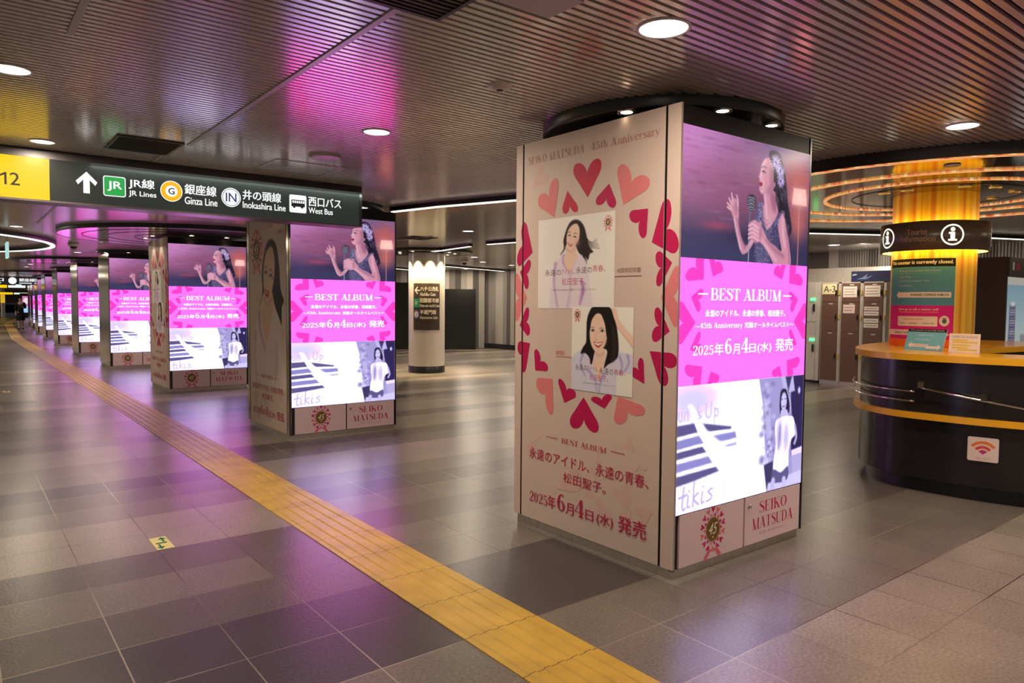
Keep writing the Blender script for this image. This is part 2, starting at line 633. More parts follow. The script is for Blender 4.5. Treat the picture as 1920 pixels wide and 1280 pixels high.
class Paint:
    """soft-edged painting on a pixel array; coordinates are 0..1 across and down, widths in units of the height"""

    def __init__(s, w, h, base=(255, 255, 255)):
        s.w, s.h = w, h
        s.asp = w / h
        yy, xx = np.mgrid[0:h + 1, 0:w + 1]
        s.X, s.Y = xx / w * s.asp, yy / h
        s.im = np.zeros((h + 1, w + 1, 3)) + np.array(base, float)

    def _p(s, pts):
        return np.array(pts, float) * np.array((s.asp, 1))

    def mix(s, a, col, alpha=1.0):
        a = np.clip(a, 0, 1)[..., None] * alpha
        s.im = s.im * (1 - a) + np.array(col, float) * a
        return s

    def ramp(s, stops, axis='y'):
        t = s.Y if axis == 'y' else s.X / s.asp
        ks = [k for k, _ in stops]
        for c in range(3):
            s.im[..., c] = np.interp(t, ks, [v[c] for _, v in stops])
        return s

    def blob(s, cx, cy, rx, ry, col, alpha=1.0, rot=0.0):
        dx, dy = s.X - cx * s.asp, s.Y - cy
        c, n = math.cos(rot), math.sin(rot)
        d = ((dx * c + dy * n) / rx) ** 2 + ((-dx * n + dy * c) / ry) ** 2
        return s.mix(np.exp(-d), col, alpha)

    def ell(s, cx, cy, rx, ry, col, soft=.01, alpha=1.0, rot=0.0):
        dx, dy = s.X - cx * s.asp, s.Y - cy
        c, n = math.cos(rot), math.sin(rot)
        d = np.sqrt(((dx * c + dy * n) / rx) ** 2 + ((-dx * n + dy * c) / ry) ** 2)
        return s.mix(.5 - (d - 1) * min(rx, ry) / soft, col, alpha)

    def _seg(s, a, b):
        d = b - a
        L = max(d @ d, 1e-12)
        t = np.clip(((s.X - a[0]) * d[0] + (s.Y - a[1]) * d[1]) / L, 0, 1)
        return np.hypot(s.X - a[0] - t * d[0], s.Y - a[1] - t * d[1]), t

    def poly(s, pts, col, soft=.012, alpha=1.0, smooth=True):
        P = s._p(spline(pts, True, 5) if smooth else pts)
        d = np.full(s.X.shape, 9.0)
        ins = np.zeros(s.X.shape, bool)
        for i in range(len(P)):
            a, b = P[i], P[(i + 1) % len(P)]
            q, _ = s._seg(a, b)
            d = np.minimum(d, q)
            if a[1] != b[1]:
                ins ^= ((a[1] > s.Y) != (b[1] > s.Y)) & (s.X < (b[0] - a[0]) * (s.Y - a[1]) / (b[1] - a[1]) + a[0])
        return s.mix(.5 - np.where(ins, -d, d) / soft, col, alpha)

    def stroke(s, pts, ws, col, soft=.01, alpha=1.0, smooth=True):
        P = s._p(spline(pts, False, 5) if smooth and len(pts) > 2 else pts)
        ws = np.interp(np.linspace(0, 1, len(P)), np.linspace(0, 1, len(ws)), ws)
        best = np.full(s.X.shape, 9.0)
        for i in range(len(P) - 1):
            q, t = s._seg(P[i], P[i + 1])
            best = np.minimum(best, q - (ws[i] + (ws[i + 1] - ws[i]) * t) / 2)
        return s.mix(.5 - best / soft, col, alpha)

    def out(s):
        c = np.clip(s.im, 0, 255) / 255
        return np.where(c <= .04045, c / 12.92, ((c + .055) / 1.055) ** 2.4)

# ------------------------------------------------------------------ the setting


def floor_mat():
    m, nt, p = _nt('stone_floor_tiles')
    N, L = nt.nodes, nt.links
    a = N.new('ShaderNodeAttribute')
    a.attribute_name = 'Col'
    tc = N.new('ShaderNodeTexCoord')
    # fine stone grain and broad wear
    n1 = N.new('ShaderNodeTexNoise')
    n1.inputs['Scale'].default_value, n1.inputs['Detail'].default_value = 70, 3
    n2 = N.new('ShaderNodeTexNoise')
    n2.inputs['Scale'].default_value, n2.inputs['Detail'].default_value = 3, 5
    for n in (n1, n2):
        L.new(tc.outputs['Object'], n.inputs['Vector'])
    mr = N.new('ShaderNodeMapRange')
    mr.inputs['From Min'].default_value, mr.inputs['From Max'].default_value = .3, .7
    mr.inputs['To Min'].default_value, mr.inputs['To Max'].default_value = .72, 1.28
    L.new(n1.outputs['Fac'], mr.inputs[0])
    mr2 = N.new('ShaderNodeMapRange')
    mr2.inputs['From Min'].default_value, mr2.inputs['From Max'].default_value = .3, .7
    mr2.inputs['To Min'].default_value, mr2.inputs['To Max'].default_value = .9, 1.1
    L.new(n2.outputs['Fac'], mr2.inputs[0])
    mu = N.new('ShaderNodeMath')
    mu.operation = 'MULTIPLY'
    L.new(mr.outputs[0], mu.inputs[0])
    L.new(mr2.outputs[0], mu.inputs[1])
    sc = N.new('ShaderNodeVectorMath')
    sc.operation = 'SCALE'
    L.new(a.outputs['Color'], sc.inputs[0])
    L.new(mu.outputs[0], sc.inputs['Scale'])
    # grout lines every 0.4 m
    sp = N.new('ShaderNodeSeparateXYZ')
    L.new(tc.outputs['Object'], sp.inputs[0])
    masks = []
    for ax, off in ((0, .11), (1, .10)):
        ad = N.new('ShaderNodeMath')
        ad.operation = 'ADD'
        ad.inputs[1].default_value = 40 - off + .2
        L.new(sp.outputs[ax], ad.inputs[0])
        mo = N.new('ShaderNodeMath')
        mo.operation = 'MODULO'
        mo.inputs[1].default_value = .4
        L.new(ad.outputs[0], mo.inputs[0])
        su = N.new('ShaderNodeMath')
        su.operation = 'SUBTRACT'
        su.inputs[1].default_value = .2
        L.new(mo.outputs[0], su.inputs[0])
        ab = N.new('ShaderNodeMath')
        ab.operation = 'ABSOLUTE'
        L.new(su.outputs[0], ab.inputs[0])
        lt = N.new('ShaderNodeMath')
        lt.operation = 'LESS_THAN'
        lt.inputs[1].default_value = .003
        L.new(ab.outputs[0], lt.inputs[0])
        masks.append(lt)
    mxm = N.new('ShaderNodeMath')
    mxm.operation = 'MAXIMUM'
    L.new(masks[0].outputs[0], mxm.inputs[0])
    L.new(masks[1].outputs[0], mxm.inputs[1])
    # grout is pale in worn patches, dark in others
    n3 = N.new('ShaderNodeTexNoise')
    n3.inputs['Scale'].default_value = .45
    L.new(tc.outputs['Object'], n3.inputs['Vector'])
    cr = N.new('ShaderNodeValToRGB')
    cr.color_ramp.elements[0].position, cr.color_ramp.elements[0].color = .42, (.06, .05, .045, 1)
    cr.color_ramp.elements[1].position, cr.color_ramp.elements[1].color = .58, (.46, .39, .29, 1)
    L.new(n3.outputs['Fac'], cr.inputs[0])
    mix = N.new('ShaderNodeMix')
    mix.data_type = 'RGBA'
    L.new(mxm.outputs[0], mix.inputs['Factor'])
    L.new(sc.outputs[0], mix.inputs['A'])
    L.new(cr.outputs[0], mix.inputs['B'])
    L.new(mix.outputs['Result'], p.inputs['Base Color'])
    p.inputs['Roughness'].default_value = .28
    p.inputs['Specular IOR Level'].default_value = .8
    b = N.new('ShaderNodeBump')
    b.inputs['Strength'].default_value, b.inputs['Distance'].default_value = .22, .004
    L.new(n1.outputs['Fac'], b.inputs['Height'])
    L.new(b.outputs[0], p.inputs['Normal'])
    return m


def build_floor():
    rnd = random.Random(5)
    # tile tones by row (y in metres of the row's near edge): left of the guide strip, right of it
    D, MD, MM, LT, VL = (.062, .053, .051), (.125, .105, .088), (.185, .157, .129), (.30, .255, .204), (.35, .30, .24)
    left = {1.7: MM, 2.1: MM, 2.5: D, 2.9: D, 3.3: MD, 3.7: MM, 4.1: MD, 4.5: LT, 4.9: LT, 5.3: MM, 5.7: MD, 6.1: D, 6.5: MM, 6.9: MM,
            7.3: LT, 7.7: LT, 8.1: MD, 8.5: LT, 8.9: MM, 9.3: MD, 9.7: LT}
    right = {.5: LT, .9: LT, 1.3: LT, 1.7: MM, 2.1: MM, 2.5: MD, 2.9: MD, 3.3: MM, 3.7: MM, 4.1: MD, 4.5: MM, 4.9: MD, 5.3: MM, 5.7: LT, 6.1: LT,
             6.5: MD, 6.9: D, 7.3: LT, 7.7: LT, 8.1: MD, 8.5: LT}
    mb = MB()
    y = -5.9
    while y < 92:
        ky = round(y, 1)
        pat = []
        x = -4.29
        tone, run = None, 0
        base = rnd.choice([MM, MM, LT, MD, D, LT, VL])
        while x < 17.6:
            if run <= 0:
                run = rnd.choice([2, 3, 4, 6, 9])
                alt = rnd.choice([base, base, base, MM, MD])
            run -= 1
            t = alt
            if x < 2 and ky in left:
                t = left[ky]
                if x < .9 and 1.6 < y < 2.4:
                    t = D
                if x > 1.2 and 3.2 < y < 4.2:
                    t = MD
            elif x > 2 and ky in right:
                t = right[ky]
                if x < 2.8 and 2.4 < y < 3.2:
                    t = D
            k = rnd.uniform(.93, 1.07)
            mb.add([(x, y, 0), (x + .4, y, 0), (x + .4, y + .4, 0), (x, y + .4, 0)], [(0, 1, 2, 3)], 0, (t[0] * k, t[1] * k, t[2] * k, 1))
            x += .4
        y = round(y + .4, 2)
    o = mb.build('floor', floor_mat())
    struct(o)


build_floor()


def build_ceiling():
    mb = MB()
    x0, x1 = -4.3, 17.7
    y = -5.9
    while y < 92:
        z = CEIL
        mb.add([(x0, y, z + .014), (x0, y + .002, z), (x0, y + .030, z), (x0, y + .032, z + .014),
                (x1, y, z + .014), (x1, y + .002, z), (x1, y + .030, z), (x1, y + .032, z + .014)],
               [(0, 1, 5, 4), (1, 2, 6, 5), (2, 3, 7, 6)], 0)
        y += .048
    mb.add([(x0, -5.9, CEIL + .03), (x1, -5.9, CEIL + .03), (x1, 92, CEIL + .03), (x0, 92, CEIL + .03)], [(3, 2, 1, 0)], 1)
    struct(mb.build('ceiling', [M['slat'], M['plenum']]))
    n = 0
    for x, ya, yb in ((1.37, 2.46, 5.56), (.42, 2.2, 3.59), (1.30, 5.98, 6.38), (1.0, 7.6, 12.5), (6.3, 10.2, 12)):
        n += 1
        struct(MB().box(x - .014, x + .014, ya, yb, CEIL - .006, CEIL + .012).build('trim_%d' % n, M['trim']))


build_ceiling()


def striped_wall_mat(axis):
    m, nt, p = _nt('striped_metal_wall')
    N, L = nt.nodes, nt.links
    tc = N.new('ShaderNodeTexCoord')
    sp = N.new('ShaderNodeSeparateXYZ')
    L.new(tc.outputs['Object'], sp.inputs[0])
    ml = N.new('ShaderNodeMath')
    ml.operation = 'MULTIPLY'
    ml.inputs[1].default_value = 1 / .20
    L.new(sp.outputs[axis], ml.inputs[0])
    fl = N.new('ShaderNodeMath')
    fl.operation = 'FLOOR'
    L.new(ml.outputs[0], fl.inputs[0])
    wn = N.new('ShaderNodeTexWhiteNoise')
    wn.noise_dimensions = '1D'
    L.new(fl.outputs[0], wn.inputs['W'])
    cr = N.new('ShaderNodeValToRGB')
    cr.color_ramp.interpolation = 'CONSTANT'
    e = cr.color_ramp.elements
    e[0].position, e[0].color = 0, (.13, .12, .105, 1)
    e[1].position, e[1].color = .3, (.30, .28, .245, 1)
    for ps, cc in ((.55, (.46, .425, .375, 1)), (.8, (.66, .61, .54, 1))):
        k = e.new(ps)
        k.color = cc
    L.new(wn.outputs['Value'], cr.inputs[0])
    # narrow ribs
    m2 = N.new('ShaderNodeMath')
    m2.operation = 'MULTIPLY'
    m2.inputs[1].default_value = 2 * math.pi / .05
    L.new(sp.outputs[axis], m2.inputs[0])
    sn = N.new('ShaderNodeMath')
    sn.operation = 'SINE'
    L.new(m2.outputs[0], sn.inputs[0])
    b = N.new('ShaderNodeBump')
    b.inputs['Strength'].default_value, b.inputs['Distance'].default_value = .6, .006
    L.new(sn.outputs[0], b.inputs['Height'])
    L.new(b.outputs[0], p.inputs['Normal'])
    L.new(cr.outputs[0], p.inputs['Base Color'])
    p.inputs['Roughness'].default_value, p.inputs['Metallic'].default_value = .35, .3
    return m


WX = 14.15
struct(MB().box(WX, WX + .15, -5.9, 19.75, 0, CEIL + .02).build('wall_right', striped_wall_mat(1)))
bk = MB().box(0, 3.2, 0, .15, 0, CEIL + .02).build('wall_back', striped_wall_mat(0), None, (WX + .05, 19.72, 0), math.radians(151))
struct(bk)
struct(MB().box(WX - .03, WX, 8.2, 19.7, 0, .16).build('baseboard_right', M['black']))
struct(MB().box(13.62, WX, 2.2, 8.1, 0, 2.22).build('wall_locker_bulkhead', M['bulkhead']))
struct(MB().box(-4.3, 17.7, 92, 92.2, 0, CEIL + .03).build('wall_far', mat('far_wall', (.16, .145, .135, 1), .6)))


def tactile_mat():
    m, nt, p = _nt('yellow_tactile_tile')
    N, L = nt.nodes, nt.links
    tc = N.new('ShaderNodeTexCoord')
    sp = N.new('ShaderNodeSeparateXYZ')
    L.new(tc.outputs['Object'], sp.inputs[0])
    ad = N.new('ShaderNodeMath')
    ad.operation = 'ADD'
    ad.inputs[1].default_value = 40 - .10 + .2
    L.new(sp.outputs[1], ad.inputs[0])
    mo = N.new('ShaderNodeMath')
    mo.operation = 'MODULO'
    mo.inputs[1].default_value = .4
    L.new(ad.outputs[0], mo.inputs[0])
    su = N.new('ShaderNodeMath')
    su.operation = 'SUBTRACT'
    su.inputs[1].default_value = .2
    L.new(mo.outputs[0], su.inputs[0])
    ab = N.new('ShaderNodeMath')
    ab.operation = 'ABSOLUTE'
    L.new(su.outputs[0], ab.inputs[0])
    lt = N.new('ShaderNodeMath')
    lt.operation = 'LESS_THAN'
    lt.inputs[1].default_value = .0022
    L.new(ab.outputs[0], lt.inputs[0])
    nz = N.new('ShaderNodeTexNoise')
    nz.inputs['Scale'].default_value = 5
    L.new(tc.outputs['Object'], nz.inputs['Vector'])
    cr = N.new('ShaderNodeValToRGB')
    cr.color_ramp.elements[0].position, cr.color_ramp.elements[0].color = .3, (.60, .36, .040, 1)
    cr.color_ramp.elements[1].position, cr.color_ramp.elements[1].color = .7, (.76, .47, .060, 1)
    L.new(nz.outputs['Fac'], cr.inputs[0])
    mix = N.new('ShaderNodeMix')
    mix.data_type = 'RGBA'
    mix.inputs['B'].default_value = (.10, .06, .02, 1)
    L.new(lt.outputs[0], mix.inputs['Factor'])
    L.new(cr.outputs[0], mix.inputs['A'])
    L.new(mix.outputs['Result'], p.inputs['Base Color'])
    p.inputs['Roughness'].default_value = .38
    return m


def build_tactile():
    mb = MB()
    # cross-section of one strip: base plate and four raised bars, running along y, then the turn at the far end
    x0, x1 = 1.711, 2.111
    w = .4
    prof = [(0, 0), (0, .004)]
    for c in (.05, .125, .20, .275, .35):
        prof += [(c - .022, .004), (c - .015, .009), (c + .015, .009), (c + .022, .004)]
    prof += [(.4, .004), (.4, 0)]

    def run(ya, yb, org, ang):
        c, s_ = math.cos(ang), math.sin(ang)
        vs = []
        for yy in (ya, yb):
            for u, z in prof:
                xx = u - .2
                vs.append((org[0] + c * xx - s_ * yy, org[1] + s_ * xx + c * yy, z))
        n = len(prof)
        mb.add(vs, [(i, i + 1, n + i + 1, n + i) for i in range(n - 1)])
    run(-5.9, 33.0, (1.911, 0), 0)
    run(0, 24, (1.911, 33.0), -.037)
    run(0, 31.5, (2.80, 57.0), -.105)
    o = mb.build('tactile_paving', tactile_mat())
    tag(o, 'yellow tactile paving strip with raised bars running down the concourse floor', 'tactile paving')


build_tactile()


def floor_sticker(name, label, loc, w, l, bg, marks):
    a = Art()
    a.rect(-w / 2, -l / 2, w / 2, l / 2, bg)
    marks(a, w, l)
    mb = a.to(MB(), lambda u, v, k: (u, v, .001 + k))
    o = mb.build(name, M['paper'], None, loc)
    tag(o, label, 'floor sticker')


def _guide(a, w, l):
    g = rgb(60, 110, 90)
    for s_ in (-1, 1):
        x = s_ * .018
        a.poly([(x - .006, s_ * .02), (x + .006, s_ * .02), (x + .006, s_ * .075), (x - .006, s_ * .075)], g)
        a.poly([(x - .025, s_ * .07), (x + .025, s_ * .07), (x, s_ * .115)], g)
    a.rect(-.03, -.012, .03, .012, g)


floor_sticker('floor_sticker', 'small pale yellow floor sticker with two green arrows beside the tactile strip', (.955, 4.635, 0), .095, .25, rgb(228, 216, 150), _guide)
floor_sticker('floor_sticker', 'tiny pale yellow floor sticker far off at the left edge', (.64, 13.9, 0), .10, .22, rgb(225, 214, 165), lambda a, w, l: a.rect(-.02, -.05, .02, .05, rgb(150, 130, 90)))

# ------------------------------------------------------------------ pictures and prints used on the kiosks
PINK, HOT, MAG, SALM, ROSE = rgb(255, 122, 250), rgb(255, 66, 205), rgb(196, 22, 86), rgb(232, 132, 136), rgb(205, 40, 76)


def paint_singer():
    p = Paint(288, 161)
    p.ramp([(0, (150, 104, 148)), (.3, (136, 82, 116)), (.55, (116, 70, 100)), (.70, (82, 60, 92)), (.82, (56, 52, 88)), (1, (58, 58, 96))])
    p.blob(.02, .05, .62, .5, (212, 140, 204), .85)
    p.blob(.30, .42, .45, .20, (146, 76, 116), .55)
    p.blob(.25, .73, .20, .035, (196, 74, 100), .55)
    p.blob(.45, .80, .3, .05, (44, 36, 64), .5)
    p.blob(.85, .03, .45, .16, (98, 86, 132), .7)
    p.blob(.90, .26, .24, .20, (196, 96, 90), .9)
    p.blob(.90, .62, .15, .20, (198, 106, 98), .9)
    p.blob(.99, .92, .3, .14, (48, 44, 82), .95)
    p.blob(.80, .88, .12, .16, (54, 46, 84), .8)
    rnd = random.Random(2)
    for r_ in range(16):
        y = .02 + r_ * .044
        p.stroke([(0, y), (1, y + .004)], [.006, .006], (84, 56, 100), .014, .09, False)
    for _ in range(110):
        p.blob(rnd.random(), rnd.random() * .68, rnd.uniform(.03, .09), .011, rnd.choice([(168, 116, 162), (104, 64, 108), (152, 80, 112)]), .28)
    p.poly([(.857, .318), (.97, .315), (.982, .462), (.845, .466)], (246, 178, 172), .02, 1, False)
    p.blob(.915, .40, .13, .08, (255, 216, 204), .8)
    p.stroke([(.912, .47), (.908, 1.0)], [.016, .014], (206, 138, 144), .01, .85)
    HD, HB = (20, 16, 30), (38, 31, 50)
    # loose curls behind the neck
    p.poly([(.637, .083), (.676, .042), (.73, .062), (.772, .19), (.792, .32), (.806, .45), (.832, .575), (.848, .70), (.818, .74), (.79, .64), (.735, .55), (.69, .50), (.67, .35)], HB, .02)
    for i in range(26):
        cx, cy = rnd.uniform(.715, .82), rnd.uniform(.34, .72)
        cx = min(cx, .76 + (cy - .3) * .2)
        p.stroke([(cx - .015, cy - .03), (cx + .01, cy - .012), (cx - .004, cy + .012), (cx + .014, cy + .035)], [.012, .016, .016, .008], rnd.choice([HD, HD, (66, 54, 80), (96, 82, 112)]), .012, .7)
    SK, SKD, SKL = (206, 142, 164), (142, 84, 116), (246, 200, 214)
    # neck and chest
    p.poly([(.603, .40), (.606, .50), (.585, .54), (.60, .66), (.645, .74), (.69, .65), (.725, .54), (.70, .46), (.69, .38)], SK, .012)
    p.poly([(.655, .40), (.70, .40), (.715, .50), (.70, .56), (.67, .52)], SKD, .05, .7)
    p.stroke([(.612, .43), (.622, .52), (.632, .62)], [.012, .022, .02], SKL, .035, .7)
    p.blob(.655, .64, .03, .05, SKL, .35)
    # face in profile, lit from the left
    p.poly([(.645, .108), (.612, .120), (.588, .150), (.574, .196), (.573, .226), (.566, .250), (.555, .284), (.562, .299), (.562, .312), (.565, .320), (.5605, .333), (.566, .342), (.5615, .356), (.564, .372), (.562, .388), (.572, .410), (.598, .420), (.640, .402), (.690, .345), (.694, .24), (.674, .15)], SK, .009)
    p.poly([(.645, .20), (.69, .20), (.695, .33), (.65, .40), (.63, .39), (.65, .32)], SKD, .06, .6)
    p.stroke([(.612, .135), (.590, .185), (.578, .255), (.572, .30)], [.02, .03, .024, .014], SKL, .03, .75)
    p.blob(.592, .335, .022, .05, SKL, .5)
    p.blob(.585, .40, .02, .02, SKL, .4)
    p.blob(.615, .30, .03, .03, (228, 130, 152), .4)
    p.stroke([(.578, .205), (.598, .190), (.625, .200)], [.005, .009, .004], (74, 46, 62), .01, .85)
    p.stroke([(.581, .238), (.594, .228), (.614, .240)], [.005, .012, .005], (34, 22, 36), .008)
    p.stroke([(.586, .244), (.604, .247)], [.005, .004], (96, 60, 80), .008, .7)
    p.stroke([(.559, .297), (.572, .300)], [.005, .005], SKD, .008, .8)
    p.poly([(.5605, .330), (.572, .324), (.590, .330), (.588, .352), (.575, .362), (.562, .357)], (178, 62, 88), .008)
    p.stroke([(.566, .342), (.584, .340)], [.010, .007], (70, 24, 40), .007)
    # hair over brow and ear
    p.poly([(.640, .100), (.668, .052), (.72, .06), (.74, .14), (.716, .24), (.705, .34), (.694, .39), (.682, .34), (.680, .24), (.664, .16)], HB, .012)
    p.stroke([(.645, .098), (.675, .10), (.70, .17)], [.012, .02, .01], (84, 70, 98), .02, .5)
    p.ell(.688, .325, .013, .022, (190, 126, 152), .01)
    # lilac flowers in the hair
    for cx, cy, r in ((.696, .135, .080), (.736, .200, .074), (.742, .285, .058)):
        p.ell(cx, cy, r * .62, r * .62, (170, 150, 210), .03, .9)
        for k in range(17):
            a = 2 * math.pi * k / 17 + cx * 3
            rr = r * rnd.uniform(.8, 1.05)
            p.stroke([(cx, cy), (cx + math.cos(a) * rr / p.asp, cy + math.sin(a) * rr)], [.006, .020, .008], rnd.choice([(214, 196, 240), (186, 164, 222), (236, 222, 250), (156, 132, 198)]), .007, .95, False)
        p.ell(cx, cy, .013, .013, (92, 70, 122), .01)
    # dress
    p.poly([(.561, .498), (.592, .50), (.603, .62), (.634, .716), (.68, .66), (.72, .595), (.764, .530), (.785, .572), (.735, .66), (.737, .84), (.725, 1.02), (.562, 1.02), (.536, .812), (.528, .667)], (92, 84, 124), .012)
    p.poly([(.68, .70), (.735, .66), (.737, .84), (.72, 1.02), (.66, 1.02)], (58, 50, 92), .05, .7)
    for _ in range(420):
        x, y = rnd.uniform(.535, .735), rnd.uniform(.62, .99)
        p.ell(x, y, .005, .004, rnd.choice([(150, 140, 178), (50, 44, 84), (188, 180, 212), (74, 66, 110)]), .006, .6)
    for _ in range(120):
        t = rnd.random()
        p.ell(.563 + .03 * rnd.random(), .5 + .16 * t, .005, .005, rnd.choice([(196, 186, 214), (108, 98, 142), (70, 62, 104)]), .006, .8)
        p.ell(.70 + .08 * t, .66 - .12 * t + .02 * rnd.random(), .005, .005, rnd.choice([(196, 186, 214), (108, 98, 142), (70, 62, 104)]), .006, .8)
    # raised arm (left in the picture)
    p.poly([(.36, .60), (.405, .60), (.408, .70), (.43, .80), (.462, .865), (.49, .84), (.52, .76), (.56, .67), (.59, .66), (.565, .76), (.525, .84), (.487, .91), (.445, .94), (.422, .90), (.395, .78)], SK, .012)
    p.stroke([(.40, .66), (.425, .79), (.46, .88)], [.02, .02, .03], SKD, .03, .6)
    p.stroke([(.37, .64), (.388, .75), (.425, .90)], [.010, .016, .014], SKL, .02, .75)
    p.stroke([(.50, .86), (.545, .76)], [.02, .02], SKL, .03, .4)
    p.poly([(.352, .50), (.345, .55), (.348, .60), (.366, .645), (.402, .62), (.405, .56), (.398, .51), (.37, .495)], SK, .01)
    p.blob(.385, .57, .03, .05, SKD, .45)
    for a, b, c_ in (((.36, .53), (.352, .48), (.349, .455)), ((.352, .55), (.336, .515), (.328, .50)), ((.35, .575), (.327, .55), (.316, .54)), ((.352, .59), (.33, .58), (.318, .572)), ((.398, .55), (.396, .50), (.386, .468))):
        p.stroke([a, b, c_], [.026, .022, .014], SK, .008)
        p.stroke([a, b, c_], [.008, .007, .004], SKL, .01, .7)
    # microphone
    p.stroke([(.491, .64), (.490, 1.0)], [.012, .012], (150, 140, 174), .006)
    p.stroke([(.4885, .64), (.4875, 1.0)], [.004, .004], (220, 212, 232), .005, .8)
    p.stroke([(.494, .56), (.492, .66)], [.034, .022], (104, 96, 128), .008)
    p.poly([(.474, .455), (.505, .44), (.535, .455), (.54, .50), (.535, .555), (.505, .575), (.478, .56), (.47, .50)], (50, 46, 66), .01)
    for k in range(7):
        p.stroke([(.476, .464 + .016 * k), (.505, .468 + .016 * k), (.533, .462 + .016 * k)], [.005, .006, .004], (186, 178, 202), .005, .9)
    # second arm and the hand on the stand
    p.poly([(.76, .560), (.786, .60), (.80, .682), (.832, .83), (.842, 1.02), (.72, 1.02), (.66, .93), (.609, .853), (.54, .80), (.512, .766), (.53, .70), (.585, .689), (.646, .799), (.70, .84), (.762, .885), (.745, .78), (.728, .66)], SK, .012)
    p.stroke([(.63, .80), (.70, .87), (.78, .93)], [.012, .03, .03], SKD, .04, .6)
    p.stroke([(.59, .80), (.65, .88), (.72, .97)], [.02, .024, .02], SKL, .03, .5)
    p.stroke([(.765, .60), (.772, .72), (.79, .84)], [.016, .022, .016], SKL, .03, .65)
    p.stroke([(.80, .72), (.825, .86), (.835, 1.0)], [.012, .016, .016], SKD, .025, .6)
    p.poly([(.495, .68), (.53, .645), (.56, .66), (.592, .70), (.60, .77), (.56, .83), (.525, .82), (.50, .77)], SK, .012)
    p.blob(.575, .75, .03, .06, SKD, .4)
    for k in range(4):
        y = .69 + .034 * k
        p.stroke([(.565, y + .02), (.52, y - .004), (.486, y + .012)], [.03, .03, .018], (222, 160, 182), .008)
        p.stroke([(.55, y + .012), (.515, y - .008), (.49, y + .006)], [.006, .007, .004], SKL, .01, .6)
        p.stroke([(.56, y + .036), (.515, y + .014), (.49, y + .026)], [.004, .005, .003], SKD, .006, .8)
    return p.out()


